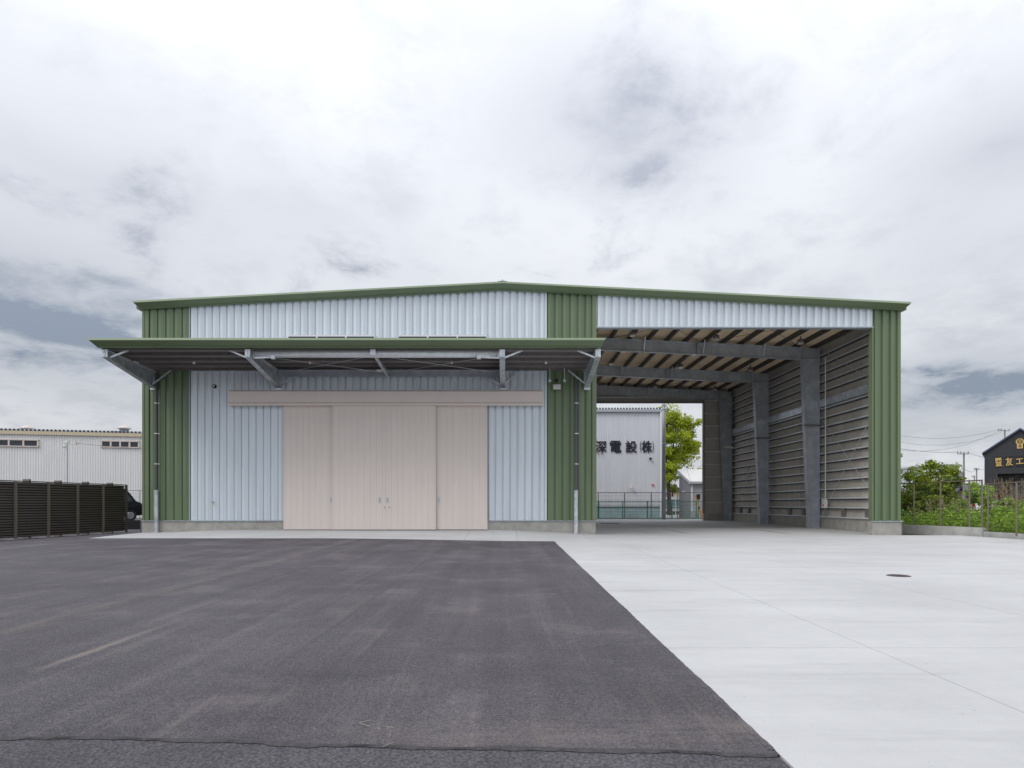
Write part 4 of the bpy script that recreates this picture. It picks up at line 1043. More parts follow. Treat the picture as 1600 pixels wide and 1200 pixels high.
# ------------------------------------------------------------------ electrical firm's hall behind the bay
eh = empty('office_hall', (6, 45, .1), 'pale ribbed metal hall with black Japanese lettering behind the open bay', 'building')
ey = lambda x: 45.0
ex0, ex1 = -6.0, X(1035, 45)
EZ = Zp(644, 45)
ribwall(ex0, ex1 - .1, ey, Zp(792, 45), EZ, .125, .03, eh, M['nw'])
m = MB(); m.box(ex0, ex1, 45.06, 57, .0, EZ - .05); m.build('hall_body', M['nw'], eh)
m = MB(); m.box(ex0, ex1 - .02, 44.94, 45.055, -.1, Zp(792, 45) - .03); m.build('base_wall', M['bluebase'], eh)
m = MB(); m.box(ex0, ex1, 44.9, 45.05, Zp(792, 45) - .03, Zp(792, 45) + .03); m.build('base_flashing', M['pipe'], eh)
m = MB(); m.box(ex0, ex1 + .1, 44.82, 45.0, EZ, EZ + .20); m.build('gutter', M['greytrim'], eh)
zigzag_roof(ex0, ex1 + .1, lambda x: 44.85, EZ + .2, .222, .12, 12, eh, M['white_far'])
m = MB(); m.tube((ex1 - .12, 44.9, .1), (ex1 - .12, 44.9, EZ), .09, n=12); m.build('downpipe', M['alu_white'], eh)
def text_mesh(s, size, ext, off):
    cu = bpy.data.curves.new('txt', 'FONT'); cu.body = s; cu.size = size; cu.extrude = ext; cu.offset = off; cu.align_x = 'CENTER'; cu.align_y = 'CENTER'
    cu.resolution_u = 3
    o = bpy.data.objects.new('txt', cu); col.objects.link(o)
    dg_ = bpy.context.evaluated_depsgraph_get(); me = bpy.data.meshes.new_from_object(o.evaluated_get(dg_))
    bpy.data.objects.remove(o); bpy.data.curves.remove(cu)
    # centre on the glyph's box
    xs = [v.co.x for v in me.vertices]; ys = [v.co.y for v in me.vertices]
    if xs:
        c = Vector(((min(xs) + max(xs)) / 2, (min(ys) + max(ys)) / 2, 0))
        w_, h_ = max(xs) - min(xs), max(ys) - min(ys)
        for v in me.vertices: v.co -= c
        return me, w_, h_
    return me, 1, 1
def letter(s, px_, py_, Yv, w, h, m_, parent, off=.012, name='letter', ext=.01):
    me, w0, h0 = text_mesh(s, 1.0, ext, off); me.name = name
    me.materials.clear(); me.materials.append(m_)
    for v in me.vertices: v.co.x *= w / w0; v.co.y *= h / h0
    if m_ is M['ink'] and s not in '()':      # painted heavy: thicken the strokes
        vs = []; fs = []; n = len(me.vertices)
        for k, (dx, dy) in enumerate(((0, 0), (.022, 0), (-.022, 0), (0, .014), (0, -.014))):
            vs += [(v.co.x + dx, v.co.y + dy, v.co.z + .0015 * k) for v in me.vertices]; fs += [tuple(i + k * n for i in p.vertices) for p in me.polygons]
        me = bpy.data.meshes.new(name); me.from_pydata(vs, [], fs); me.materials.append(m_)
    c = W(px_, py_, Yv)
    return place(me, name, c, parent, rot=(R(90), 0, 0))
for s, px_ in (('深', 939.0), ('電', 962), ('設', 986.5)):
    letter(s, px_, 698, 44.95, .82, .86, M['ink'], eh, .004)
letter('株', 1010.8, 698, 44.95, .72, .86, M['ink'], eh, .004)
letter('(', 1001.3, 698, 44.95, .10, .86, M['ink'], eh, .0)
letter(')', 1020.3, 698, 44.95, .10, .86, M['ink'], eh, .0)
c = W(1016.5, 716.5, 44.9); m = MB(); m.box(c.x - .07, c.x + .07, 44.8, 44.97, c.z - .07, c.z + .07); m.build('wall_socket', M['black'], eh)
c = W(1020.5, 757.5, 44.9); m = MB(); m.box(c.x - .07, c.x + .08, 44.92, 44.97, c.z - .05, c.z + .05); m.build('red_plate', M['red'], eh)
c = W(987, 762.5, 44.8); m = MB(); m.tube((c.x - .02, 44.8, c.z), (c.x + .02, 44.8, c.z + .22), .10, .06, n=12); m.build('bulkhead_lamp', M['vent'], eh)
m = MB(); m.tube((c.x + .05, 44.84, c.z - .17), (c.x + .05, 44.84, c.z), .06, n=10); m.tube((c.x + .05, 44.86, c.z), (c.x + .05, 44.97, c.z), .03, n=8); m.build('lamp_arm', M['white_p'], eh)
for px_ in (934.5, 940.5):
    c = W(px_, 709, 44.93); m = MB(); m.box(c.x - .03, c.x + .03, 44.88, 44.97, c.z - .03, c.z + .03); m.build('spot_stub', M['iron'], eh)

# green and brown fences behind the bay
z0 = .12
gpts = [(X(p, 40), 40, 0) for p in (898, 935.5, 973.2, 1011.6, 1050, 1087.8, 1125, 1163)]
mesh_fence('green_fence', gpts, [z0] * 8, 1.16, 'low green wire fence standing behind the open bay', 'fence', M['greenf'], M['greenw'], .09, .09, .035, wr=.007, rails=(.02, 1.0))
bpts = [(X(p, 41.2), 41.2, 0) for p in (894, 934.6, 976, 1017.5, 1059, 1101, 1143)]
mesh_fence('brown_fence', bpts, [z0] * 7, 1.75, 'taller brown wire mesh fence behind the low green fence', 'fence', M['brownf'], M['brownf'], .2, .10, .035, wr=.005)
m = MB(); m.box(3, 19, 39.85, 40.15, -.1, .12); tag(m.build('kerb', M['kerb']), 'low pale concrete kerb carrying the green wire fence', 'kerb')
# orange guyed pole
pp = W(1039, 812, 38.0)
up = empty('steel_pole', (pp.x, 38.3, 0), 'tall grey steel pole standing behind the open bay', 'pole')
m = MB(); m.tube((pp.x, 38.3, -.1), (pp.x, 38.3, 9.6), .125, .105, n=16); m.build('shaft', M['polec'], up, smooth=True)
for z in (4.9, 7.05, 7.3, 9.2):
    m = MB(); m.tube((pp.x, 38.3, z), (pp.x, 38.3, z + .05), .128, n=16); m.box(pp.x + .1, pp.x + .2, 38.27, 38.33, z, z + .05); m.build('band', M['handle'], up)
a = Vector((X(1098.5, 38.6), 38.6, .1)); b = Vector((pp.x, 38.3, 7.9)); 
gw = empty('guy_wire', a, 'steel guy wire with orange guard tube running up to the grey pole', 'guy wire')
m = MB(); m.tube(a, b, .007, n=6); m.build('cable', M['concpole'], gw)
d_ = (b - a).normalized(); m = MB(); m.tube(a + d_ * .02, a + d_ * .78, .055, .05, n=10); m.build('guard_tube', M['orange'], gw)
m = MB(); m.tube(a + d_ * .76, a + d_ * .84, .058, n=10); m.build('guard_collar', M['black'], gw)
m = MB(); m.tube(a + d_ * .84, a + d_ * 1.6, .038, .03, n=10); m.build('guard_tube', M['orange'], gw)
c = W(1091, 776, 42)
mt_ = empty('meter_post', (c.x, 42, .1), 'thin post with small black box beside the orange guard tube', 'post')
m = MB(); m.tube((c.x, 42, .05), (c.x, 42, c.z - .2), .03, n=8); m.build('post', M['primer'], mt_)
m = MB(); m.box(c.x - .11, c.x + .11, 41.9, 42.1, c.z - .2, c.z + .17); m.build('box', M['black'], mt_)

# grey shed
sx0 = X(1079, 44); 
sh = empty('grey_shed', (sx0 + 3, 45.5, .1), 'small grey shed with pale single-slope roof behind the green fence', 'shed')
m = MB(); m.prism([(44.02, .0), (46.9, .0), (46.9, 3.62), (44.02, 2.68)], 'x', sx0, sx0 + .1); m.build('side_wall', M['greyshed'], sh)
m = MB(); m.box(sx0 + .004, sx0 + 6.5, 43.98, 44.08, .0, 2.66); m.build('front_wall', M['shed_front'], sh)
m = MB(); m.prism([(44.09, .0), (46.88, .0), (46.88, 3.58), (44.09, 2.66)], 'x', sx0 + .1, sx0 + 6.4); m.build('shed_body', M['greyshed'], sh)
m = MB(); m.prism([(43.75, 2.66), (43.75, 2.74), (47.05, 3.80), (47.05, 3.72)], 'x', sx0 - .12, sx0 + 6.6); m.build('roof', M['shed_roof'], sh)
m = MB(); m.box(sx0 - .1, sx0 + 6.6, 43.66, 43.76, 2.56, 2.68); m.build('gutter', M['greytrim'], sh)
m = MB(); m.prism([(43.75, 2.50), (43.75, 2.66), (47.05, 3.72), (47.05, 3.56)], 'x', sx0 - .12, sx0 - .09); m.build('barge_board', M['greytrim'], sh)
m = MB(); m.tube((sx0 + .08, 43.9, .1), (sx0 + .08, 43.9, 2.56), .05, n=10); m.build('downpipe', M['alu_white'], sh)
m = MB(); m.tube((sx0 - .1, 45.6, 2.0), (sx0, 45.6, 2.0), .08, n=10); m.build('vent_hood', M['vent'], sh)
m = MB(); m.box(sx0 + .02, sx0 + .32, 43.7, 43.95, .1, .6); m.build('unit_box', M['handle'], sh)

# old house with a blue roof
def gable_house(name, x0, x1, y0, y1, zw, zr, label, wall, roof, gable, ov=.5, cat='house', windows=()):
    h = empty(name, ((x0 + x1) / 2, (y0 + y1) / 2, 0), label, cat)
    xm_ = (x0 + x1) / 2
    m = MB(); m.box(x0, x1, y0, y1, -.1, zw); m.build('wall', wall, h)
    m = MB(); m.prism([(x0, zw + .002), (x1, zw + .002), (xm_, zr - .05)], 'y', y0 + .01, y1 - .01); m.build('gable', gable, h)
    sl = (zr - zw) / (xm_ - x0)
    for s, xa in ((-1, x0 - ov), (1, x1 + ov)):
        za = zw - sl * ov
        m = MB(); m.prism([(xa, za), (xm_, zr), (xm_, zr + .14), (xa, za + .14)] if s < 0 else [(xm_, zr), (xa, za), (xa, za + .14), (xm_, zr + .14)], 'y', y0 - ov, y1 + ov); m.build('roof_slope', roof, h)
    m = MB(); m.box(xm_ - .15, xm_ + .15, y0 - ov - .01, y1 + ov + .01, zr + .1, zr + .26); m.build('ridge', roof, h)
    for (wx0, wx1, wz0, wz1) in windows:
        w = sub('window', ((wx0 + wx1) / 2, y0, wz0), h)
        m = MB(); m.box(wx0, wx1, y0 - .04, y0 + .01, wz0, wz1); m.build('frame', M['alu_white'], w)
        m = MB(); m.box(wx0 + .06, wx1 - .06, y0 - .05, y0 - .03, wz0 + .06, wz1 - .06); m.build('pane', M['glass'], w)
    return h
x0, x1 = X(1034, 78), X(1066, 78)
gable_house('old_house', X(1036, 76), X(1074, 76), 76, 84, 2.0, 3.3, 'old brown wooden house with beige gable beyond the grey shed', M['brownwood'], M['tile'], M['plaster'], .4, windows=((X(1048, 76), X(1056, 76), .7, 1.7),))
h = empty('blue_roof_house', (X(1030, 86), 90, 0), 'house with bright blue roof seen between the pole and the shed', 'house')
m = MB(); m.box(X(1012, 86), X(1062, 86), 86.5, 94, -.1, 3.2); m.build('wall', M['plaster'], h)
m = MB(); m.prism([(X(1008, 86), 4.9), (X(1032, 86), 4.95), (X(1064, 86), 3.1), (X(1064, 86), 2.95), (X(1008, 86), 2.95)], 'y', 86, 94.5); m.build('roof', M['bluetarp'], h)
m = MB(); m.bar((X(1032, 86), 85.95, 5.0), (X(1064.5, 86), 85.95, 3.12), .1, .12); m.build('barge_board', M['alu_white'], h)
wf = empty('panel_fence', (X(1050, 62), 62, 0), 'white panel fence between the steel pole and the grey shed', 'fence')
for i in range(6):
    for k in range(4):
        xa = X(1030 + i * 8.5, 62); xb = X(1030 + (i + 1) * 8.5, 62)
        m = MB(); m.box(xa + .03, xb - .03, 62, 62.04, .35 + k * .4, .35 + k * .4 + .3); m.build('slat', M['alu_white'] if k in (0, 3) else M['bluebase'], wf)
    m = MB(); m.box(X(1030 + i * 8.5, 62) - .03, X(1030 + i * 8.5, 62) + .03, 61.98, 62.08, -.1, 2.0); m.build('post', M['alu_white'], wf)
m = MB(); m.add([(12, 47.5, .0), (30, 47.5, .0), (30, 61, .0), (12, 61, .0)], [(0, 1, 2, 3)]); tag(m.build('pavement', M['concrete']), kind='structure')
m = MB(); m.add([(-30, 36.6, -.03), (20, 36.6, -.03), (20, 44.9, -.0), (-30, 44.9, -.0)], [(0, 1, 2, 3)]); tag(m.build('gravel_path', M['earth']), kind='structure')
m = MB(); m.add([(-40, 30, .085), (-14.2, 30, .085), (-14.2, 44.6, .085), (-40, 44.6, .085), (-40, 30, -.1), (-14.2, 30, -.1)], [(0, 1, 2, 3), (4, 5, 1, 0)]); tag(m.build('car_park', M['road']), kind='structure')

# ------------------------------------------------------------------ right boundary
KA, KB, KC, KD = Vector((14.75, 25.5, 0)), Vector((15.93, 20.2, 0)), Vector((15.78, 18.4, 0)), Vector((15.75, 12.0, 0))
def kerb(name, a, b, hgt, th, label, parent=None, nseg=3):
    k = empty(name, a, label, 'kerb wall')
    for i in range(nseg):
        p, q = a.lerp(b, i / nseg), a.lerp(b, (i + 1) / nseg)
        n_ = Vector(((b - a).y, -(b - a).x, 0)).normalized()
        if n_.x < 0: n_ = -n_
        d = (q - p).normalized() * .004
        p0, q0 = p + d, q - d
        m = MB(); m.prism([(p0.x, p0.y), (q0.x, q0.y), (q0.x + n_.x * th, q0.y + n_.y * th), (p0.x + n_.x * th, p0.y + n_.y * th)], 'z', -.05, hgt); m.build('block', M['kerb'], k)
    return k
kerb('kerb_wall', KA, KB, .285, .18, 'raised grey concrete kerb wall under the bronze mesh fence next to the warehouse', nseg=3)
kerb('low_kerb', KB + Vector((.0, -.02, 0)), KD, .16, .15, 'lower grey concrete kerb continuing past the step in the wall', nseg=4)
def on_line(a, b, px_):      # point of line a-b seen at photo column px_
    k = (px_ - CX) / F; d = b - a; t = (k * a.y - a.x) / (d.x - k * d.y); return a + d * t
o_ = Vector((.08, 0, 0))
p1 = [on_line(KA, KB, px_) + o_ for px_ in (1382, 1424.5, 1466, 1511)] + [KB + o_ + Vector((-.02, .1, 0))]
mesh_fence('boundary_fence', p1, [.28] * 5, 1.60, 'bronze mesh fence on the raised kerb wall next to the warehouse', 'fence', M['f_post'], M['f_wire'], .11, .30, .028, wr=.005)
p2 = [KB + o_ + Vector((.02, -.1, 0))] + [on_line(KB, KC, px_) + o_ for px_ in (1584.5,)] + [on_line(KC, KD, 1590.5) + o_ if False else KC + o_ + Vector((0, -.02, 0)), KD + o_ + Vector((0, 3, 0)), KD + o_]
mesh_fence('boundary_fence', p2, [.155] * len(p2), 1.60, 'bronze mesh fence on the lower kerb past the step', 'fence', M['f_post'], M['f_wire'], .11, .30, .028, wr=.005)

# ------------------------------------------------------------------ plants
def rvec(rng):
    while True:
        v = Vector((rng.uniform(-1, 1), rng.uniform(-1, 1), rng.uniform(-1, 1)))
        if .05 < v.length < 1: return v
def leaf_cloud(m, rng, c, rad, n, size, flat_=.7):
    vs = []; fs = []
    for i in range(n):
        d = rvec(rng).normalized() * (rng.random() ** .45)
        p = c + Vector((d.x * rad[0], d.y * rad[1], d.z * rad[2]))
        nrm_ = (rvec(rng).normalized() + Vector((0, 0, flat_)) + d * .6).normalized()
        u = nrm_.cross(rvec(rng)).normalized(); w = nrm_.cross(u)
        s = size * rng.uniform(.6, 1.3); b = len(vs)
        vs += [p - u * s, p + w * s * .45, p + u * s, p - w * s * .45]; fs.append((b, b + 1, b + 2, b + 3))
    m.add(vs, fs)
def tree(name, base, height, crown_c, crown_r, nclump, nleaf, leafsize, seed, label, mt, trunk_r=.2, group=None, cat='tree', clump=.55, limbs=7, shell=.45):
    rng = random.Random(seed); base = Vector(base); cc = Vector(crown_c)
    t = empty(name, base, label, cat, group)
    tr = MB(); fork = base.lerp(cc, .45); fork.x += rng.uniform(-.2, .2)
    tr.tube(base - Vector((0, 0, .15)), base.lerp(fork, .5), trunk_r * 1.2, trunk_r, n=10); tr.tube(base.lerp(fork, .5), fork, trunk_r, trunk_r * .8, n=10)
    cl = MB(); centers = []
    for i in range(nclump):
        d = rvec(rng).normalized() * (shell + (1 - shell) * rng.random() ** .6)
        bulge = 1 + .18 * math.sin(d.x * 5 + seed) * math.cos(d.z * 4 + seed)
        centers.append(cc + Vector((d.x * crown_r[0], d.y * crown_r[1], d.z * crown_r[2])) * 1.0 * 1 + (d * bulge - d) * crown_r[0])
    for c in centers:
        r = clump * rng.uniform(.65, 1.3); leaf_cloud(cl, rng, c, (r, r, r * .62), nleaf, leafsize)
    for i in range(limbs):
        tgt = rng.choice(centers); midp = fork.lerp(tgt, .5) + Vector((rng.uniform(-.2, .2), rng.uniform(-.2, .2), rng.uniform(0, .35))) * crown_r[2] * .3
        tr.tube(fork, midp, trunk_r * .55, trunk_r * .3, n=7); tr.tube(midp, tgt, trunk_r * .3, trunk_r * .08, n=6)
        for q in range(3):
            t2 = rng.choice(centers)
            if (t2 - midp).length < crown_r[0] * .9: tr.tube(midp, t2, trunk_r * .2, trunk_r * .05, n=5)
    tr.build('trunk', M['bark'], t); cl.build('crown', mt, t, origin=cc)
    return t
tb = W(1046, 790, 60)
tree('camphor_tree', (tb.x, 60, 0), 11, (W(1047, 692, 60).x, 60, Zp(692, 60)), (3.1, 3.0, 3.75), 250, 110, .13, 3, 'tall bright green tree rising between the lettered hall and the grey shed', M['leaf_y'], .20, clump=.62, limbs=14, shell=.35)
for i, (px_, w_) in enumerate(((1092, 1.5), (1112, 2.0))):
    c = W(px_, 745, 66); tree('far_tree', (c.x, 66, 0), 4, (c.x, 66, Zp(739, 66) - .6), (w_, 1.2, 1.0), 26, 60, .12, 20 + i, ('yellow-green treetop showing above the shed roof', 'bushy treetop further along behind the shed roof')[i], M['leaf_y'], .12, clump=.5)
c = W(1047, 775, 70); tree('garden_tree', (c.x, 68, 0), 4, (W(1050, 757, 68).x, 68, Zp(756, 68)), (1.2, 1.0, 1.3), 26, 50, .11, 31, 'small leafy garden tree in front of the blue roofed house', M['leaf_g'], .1, clump=.45)
# shrubs beyond the right boundary
def px_tree(name, px_, pyt, Yv, rx, rz, nc, nl, ls, seed, label, mt, cat='shrub', clump=.4, tr=.06, ry=None, shell=.3):
    zt = Zp(pyt, Yv); cz = zt - rz
    return tree(name, (X(px_, Yv), Yv, 0), zt, (X(px_, Yv), Yv, cz), (rx, ry or rx, rz), nc, nl, ls, seed, label, mt, tr, None, cat, clump, 8, shell)
px_tree('broadleaf_shrub', 1458, 713, 27.5, 1.05, 1.15, 75, 60, .075, 41, 'tall bushy green shrub rising above the mesh fence', M['leaf_g'], clump=.30, tr=.05)
px_tree('broadleaf_shrub', 1425, 738, 27.0, .9, .95, 55, 60, .075, 42, 'rounded yellow-green shrub against the warehouse corner behind the fence', M['leaf_g'], clump=.30)
px_tree('wispy_shrub', 1402, 700, 26.2, .62, 1.3, 24, 30, .06, 43, 'thin upright shrub poking out beside the green warehouse pillar', M['leaf_g'], clump=.2, tr=.03, shell=.2)
px_tree('dark_shrub', 1440, 762, 26.2, 1.3, .95, 70, 60, .07, 44, 'dense dark shrub low behind the mesh fence near the warehouse', M['leaf_g'], clump=.32)
px_tree('slender_shrub', 1478, 752, 26.5, .5, .8, 26, 45, .07, 47, 'slender shrub with drooping leaves behind the fence', M['leaf_g'], clump=.22)
px_tree('young_tree', 1528, 753, 24.5, .55, .75, 26, 40, .07, 45, 'young sapling with bright leaves behind the stepped kerb', M['leaf_w'], clump=.22, tr=.02, shell=.15)
px_tree('leafy_sapling', 1543, 755, 22.5, .25, .55, 14, 28, .065, 46, 'thin sapling with bright leaves in front of the black building', M['leaf_w'], clump=.15, tr=.015, shell=.1)
for i, (px_, pt, Yv, rr) in enumerate(((1448, 800, 24.5, .5), (1484, 792, 24.2, .45), (1512, 797, 22.6, .4), (1562, 788, 21.5, .4), (1596, 795, 20.6, .4), (1500, 778, 25.5, .5), (1575, 778, 23.5, .4))):
    px_tree('weed_bush', px_, pt, Yv, rr, rr * .8, 16, 40, .06, 80 + i, ('low leafy bush beneath the bushy shrub', 'leafy bush beside the cream plumes', 'small bush near the step in the kerb', 'leafy bush behind the lower kerb near the sapling', 'leafy bush behind the lower kerb beside the dry reeds', 'taller leafy bush between plumes and utility pole', 'taller leafy bush at the foot of the dry reeds')[i], M['leaf_w'], 'bush', clump=.2, tr=.02, shell=.2)
def plumes(name, px_, Yv, n, hgt, wid, label, seed):
    rng = random.Random(seed); x0 = X(px_, Yv); t = empty(name, (x0, Yv, -.05), label, 'plant')
    st = MB(); pl_ = MB()
    for i in range(n):
        bx0 = x0 + rng.gauss(0, wid); by = Yv + rng.gauss(0, wid * .7); h_ = hgt * rng.uniform(.7, 1.1); lean = Vector((rng.gauss(0, .14), rng.gauss(0, .1), 0)) * h_
        st.tube((bx0, by, -.1), Vector((bx0, by, h_)) + lean, .008, .004, n=4, caps=False)
        for q in range(7):
            p = Vector((bx0, by, h_ * (1 - .05 * q))) + lean * (1 - .05 * q); leaf_cloud(pl_, rng, p, (.05, .05, .06), 4, .035)
    tag(st.build('stems', M['reed'], t), kind='stuff'); tag(pl_.build('plumes', M['leaf_p'], t), kind='stuff')
plumes('pale_grass_clump', 1462, 24.6, 18, 1.2, .45, 'clump of cream plumed grass beneath the bushy shrub', 51)
plumes('pale_grass_clump', 1500, 24.4, 22, 1.3, .45, 'clump of cream plumed grass between shrub and sapling', 52)
plumes('pale_grass_clump', 1552, 23.2, 20, 1.35, .35, 'cream plumed grass clump beside the thin sapling', 53)
def reeds(name, px_, Yv, n, hgt, wid, label, seed):
    rng = random.Random(seed); x0 = X(px_, Yv); m = MB()
    for i in range(n):
        bx0 = x0 + rng.gauss(0, wid); by = Yv + rng.gauss(0, wid); h_ = hgt * rng.uniform(.5, 1.15)
        top = Vector((bx0 + rng.gauss(0, .16) * h_, by + rng.gauss(0, .12) * h_, h_))
        m.tube((bx0, by, -.1), top, .012, .005, n=4, caps=False)
        for q in range(4):
            t = rng.uniform(.35, .95); p = Vector((bx0, by, -.1)).lerp(top, t); m.tube(p, p + Vector((rng.gauss(0, .14), rng.gauss(0, .14), rng.uniform(.1, .35))), .006, .003, n=3, caps=False)
    tag(m.build(name, M['reed']), label, 'reeds')
reeds('dry_reeds', 1558, 27.0, 40, 2.0, .28, 'tall dry brown reeds in front of the black building near the sapling', 61)
reeds('dry_reeds', 1592, 26.0, 75, 1.95, .5, 'broad stand of dry brown reeds below the gold characters', 62)
# low weeds as ground cover
rng = random.Random(77); m = MB()
vs = []; fs = []
for i in range(4200):
    Yv = rng.uniform(15.5, 28); x = rng.uniform(0, 1) ** 1.6 * 9 + (16.25 if Yv < 20.5 else 16.2 - (Yv - 20.5) * .2)
    h_ = rng.uniform(.35, .95) * (1 if x < 20 else 1.1)
    base_ = Vector((x, Yv, -.1))
    for q in range(9):
        p = base_ + Vector((rng.gauss(0, .12), rng.gauss(0, .12), h_ * rng.uniform(.15, 1.05)))
        u = (rvec(rng).normalized() + Vector((0, 0, .35))).normalized(); w = u.cross(rvec(rng)).normalized(); s = rng.uniform(.04, .085)
        b = len(vs); vs += [p - u * s, p + w * s * .4, p + u * s, p - w * s * .4]; fs.append((b, b + 1, b + 2, b + 3))
m.add(vs, fs); tag(m.build('weeds', M['leaf_w'], origin=(18, 22, -.1)), 'low bright green weeds growing behind the mesh fence', 'weeds', kind='stuff')
# dry weeds behind the bay
m = MB(); rng = random.Random(5)
for cx_ in (957, 981, 993, 1048, 1064):
    for i in range(16):
        x = X(cx_, 42) + rng.gauss(0, .16); m.tube((x, 42 + rng.gauss(0, .1), -.02), (x + rng.gauss(0, .15), 42, rng.uniform(.15, .5)), .008, .003, n=3, caps=False)
tag(m.build('dry_weeds', M['reed']), 'dry straw weeds at the foot of the fence', 'weeds', kind='stuff')

# ------------------------------------------------------------------ black gabled building with gold characters
bb = place(None, 'black_building', (X(1539, 70), 70, 0)); tag(bb, 'black gabled building with gold characters and a gold emblem', 'building')
bb.rotation_euler = (0, 0, R(-40)); WPOS[bb.name] = Vector((0, 0, 0))       # children in the building's own frame
BW, EZB, AZB, OZB = 6.2, 7.05, 9.45, 4.55
m = MB(); m.prism([(0, OZB), (BW, OZB), (BW, EZB), (BW / 2, AZB), (0, EZB)], 'y', 0, 10); m.build('upper_wall', M['blackwall'], bb)
m = MB(); m.box(0, 1.1, .02, 10, -.2, OZB - .003); m.build('side_pier', M['blackwall'], bb)
m = MB(); m.box(1.1, BW, 1.6, 10, -.2, OZB - .003); m.build('recessed_wall', M['signblack'], bb)
m = MB(); m.box(2.2, 4.6, 1.55, 1.61, .3, 3.4); m.build('shop_window', M['glass'], bb)
for i in range(14):
    x = .22 + i * .45; zt_ = AZB - abs(x - BW / 2) * (AZB - EZB) / (BW / 2) - .12
    m = MB(); m.box(x - .012, x + .012, -.02, .001, OZB + .02, zt_); m.build('cladding_seam', M['blackwall'], bb)
for s_ in (-1, 1):
    xe_ = BW / 2 + s_ * (BW / 2 + .25); ze_ = EZB - .25 * (AZB - EZB) / (BW / 2)
    pr = [(xe_, ze_), (BW / 2, AZB), (BW / 2, AZB + .2), (xe_, ze_ + .2)]
    if s_ > 0: pr = pr[::-1]
    m = MB(); m.prism(pr, 'y', -.3, 10.3); m.build('roof_slope', M['tile'], bb)
    m = MB(); m.bar((xe_, -.32, ze_ + .1), (BW / 2, -.32, AZB + .1), .04, .13); m.build('barge_board', M['blueedge'], bb)
m = MB(); m.box(-.05, 0, -.05, .1, -.2, EZB - .2); m.build('corner_trim', M['blueedge'], bb)
for ch, lx, w_, h_ in (('豐', 1.22, .60, .98), ('友', 2.15, .64, .95), ('工', 3.06, .66, .60)):
    m = MB(); m.box(lx - .36, lx + .36, -.06, -.001, 5.92 - .62, 5.92 + .62); m.build('sign_panel', M['signblack'], bb)
    me, w0, h0 = text_mesh(ch, 1.0, .012, .014); me.name = 'gold_character'; me.materials.clear(); me.materials.append(M['gold'])
    for v in me.vertices: v.co.x *= w_ / w0; v.co.y *= h_ / h0
    place(me, 'gold_character', (lx, -.08, 5.92), bb, rot=(R(90), R(-4), 0))
ex_, ez_ = 3.08, 7.95
m = MB(); m.tube((ex_, -.08, ez_ + .16), (ex_, 0, ez_ + .16), .36, n=28); m.box(ex_ - .25, ex_ + .25, -.078, -.002, ez_ - .6, ez_ + .1); em = m.build('emblem', M['gold'], bb)
m = MB(); m.tube((ex_, -.09, ez_ + .18), (ex_, -.079, ez_ + .18), .25, n=24); m.box(ex_ - .11, ex_ + .11, -.09, -.079, ez_ - .48, ez_ - .18); m.build('emblem_field', M['signblack'], em)
m = MB()
for k in range(3): m.box(ex_ - .18, ex_ + .18, -.1, -.09, ez_ + .05 + k * .11, ez_ + .09 + k * .11)
m.box(ex_ - .02, ex_ + .02, -.1, -.0905, ez_ + .0, ez_ + .38); m.box(ex_ - .05, ex_ + .05, -.1, -.0905, ez_ - .4, ez_ - .28); m.build('emblem_mark', M['gold'], em)

# ------------------------------------------------------------------ distant houses, poles and lines on the right
def box_building(name, pa, pb, pyt, Yv, dep, label, wall, rows, cols_):
    x0, x1 = X(pa, Yv), X(pb, Yv); zt = Zp(pyt, Yv)
    b_ = empty(name, ((x0 + x1) / 2, Yv, 0), label, 'building')
    m = MB(); m.box(x0, x1, Yv, Yv + dep, -.2, zt); m.build('wall', wall, b_)
    m = MB(); m.box(x0 - .2, x1 + .2, Yv - .2, Yv + dep + .2, zt, zt + .35); m.build('parapet', M['greytrim'], b_)
    for r in range(rows):
        for q in range(cols_):
            cx_ = x0 + (x1 - x0) * (q + .5) / cols_; cz_ = zt - 1.8 - r * 2.9
            m = MB(); m.box(cx_ - .6, cx_ + .6, Yv - .05, Yv + .01, cz_ - .6, cz_ + .6); m.build('window', M['glass'], b_)
box_building('far_white_block', 1472, 1499, 728, 120, 14, 'far white office block with grey parapet behind the shrubs', M['white_far'], 3, 3)
gable_house('beige_house', X(1480, 75), X(1516, 75), 75, 83, 1.6, 3.1, 'small beige gabled house seen through the mesh fence', M['plaster'], M['tile'], M['plaster'], .5, windows=((X(1490, 75), X(1500, 75), .3, 1.2),))
gable_house('tiled_house', X(1500, 95), X(1545, 95), 95, 106, 2.9, 4.2, 'grey tiled house left of the black gabled building', M['bluebase'], M['tile'], M['white_far'], .5, windows=((X(1508, 95), X(1516, 95), .8, 2.0), (X(1524, 95), X(1534, 95), .8, 2.0)))
gable_house('white_eaved_house', X(1512, 130), X(1560, 130), 130, 142, 3.6, 5.0, 'far house with pale eaves behind the slim utility poles', M['white_far'], M['greytrim'], M['white_far'], .6, windows=((X(1518, 130), X(1526, 130), 1.2, 2.6),))
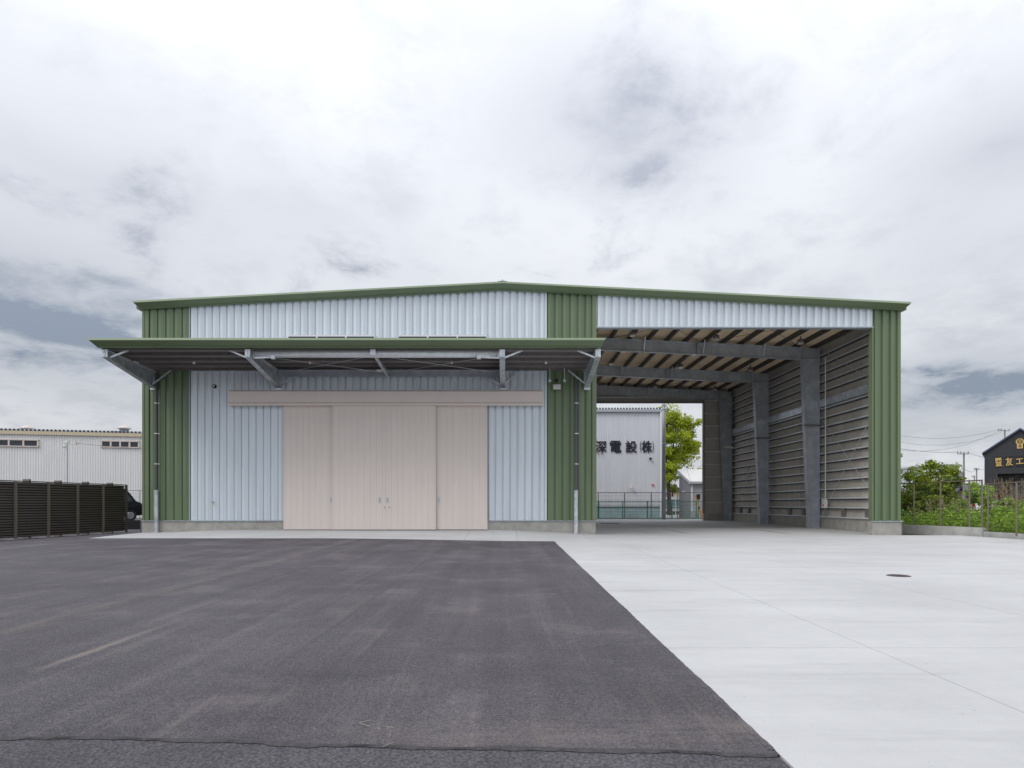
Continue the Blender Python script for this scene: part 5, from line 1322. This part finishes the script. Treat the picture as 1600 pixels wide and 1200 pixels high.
def utility_pole(px_, pyt, Yv, label, arms_, box_=False, r=.13):
    x = X(px_, Yv); zt = Zp(pyt, Yv)
    u = empty('utility_pole', (x, Yv, 0), label, 'utility pole')
    m = MB(); m.tube((x, Yv, -.2), (x, Yv, zt), r, r * .65, n=12); m.build('shaft', M['concpole'], u)
    for dz, hl_ in arms_:
        m = MB(); m.bar((x - hl_, Yv - .14, zt - dz), (x + hl_ * .55, Yv - .14, zt - dz), .08, .09); m.build('crossarm', M['concpole'], u)
        for t in (-1, -.55, .5):
            m = MB(); m.tube((x + hl_ * t, Yv - .14, zt - dz + .04), (x + hl_ * t, Yv - .14, zt - dz + .32), .06, .04, n=7); m.build('insulator', M['concpole'], u)
    if box_:
        m = MB(); m.tube((x - .42, Yv - .1, zt - 3.2), (x - .42, Yv - .1, zt - 2.35), .26, n=12); m.build('transformer', M['concpole'], u)
    return Vector((x, Yv, zt))
u1 = utility_pole(1506, 706.5, 72, 'tall utility pole with crossarm and transformer behind the shrubs', [(.22, .85)], True)
u2 = utility_pole(1526, 731, 100, 'slim utility pole with short crossarms beside the black building', [(.3, .5), (2.5, .8)])
u3 = utility_pole(1522.5, 743, 120, 'far short utility pole behind the tiled house', [(.3, .6)])
u4 = utility_pole(1570, 671, 86, 'utility pole whose crossarm shows above the black roof', [(.2, 1.0)])
u5 = utility_pole(1310, 655, 80, 'utility pole hidden behind the warehouse carrying the power lines', [(.3, 1.0)])
for i, (z_, z2) in enumerate(((0, 0), (-.6, -.5), (-1.9, -.1))):
    wire('power_line', u5 + Vector((.3 * i, 0, z_ + .2)), u4 + Vector((-.5, 0, .1 + z2)), 2.0 + .4 * i, ('uppermost power line sagging towards the black gabled building', 'middle power line sagging towards the black gabled building', 'lowest power line sagging towards the black gabled building')[i], .016)
wire('power_line', (X(1300, 75), 75, 10.4), u1 + Vector((-.4, 0, .0)), .9, 'power line running behind the shrub to the transformer pole', .02)
wire('power_line', u1 + Vector((.3, 0, .0)), (X(1640, 85), 85, Zp(714, 85)), .9, 'power line from the transformer pole towards the black building eaves', .018)
wire('power_line', u1 + Vector((.1, 0, -2.0)), u2 + Vector((0, 0, -.2)), .4, 'lower cable between the transformer pole and slim pole', .018)
wire('power_line', u2 + Vector((0, 0, -.2)), (X(1650, 110), 110, Zp(728, 110)), .6, 'cable leading from the slim pole past the black building', .02)
wire('service_cable', (X(1000, 62), 62, Zp(705, 62)), (X(1150, 52), 52, Zp(700, 52)), 2.4, 'thin cable crossing in front of the tall green tree', .014)
wire('service_cable', (X(1060, 70), 70, Zp(752, 70)), (X(1140, 50), 50, Zp(690, 50)), .2, 'thin cable slanting up to the right above the shed', .014)
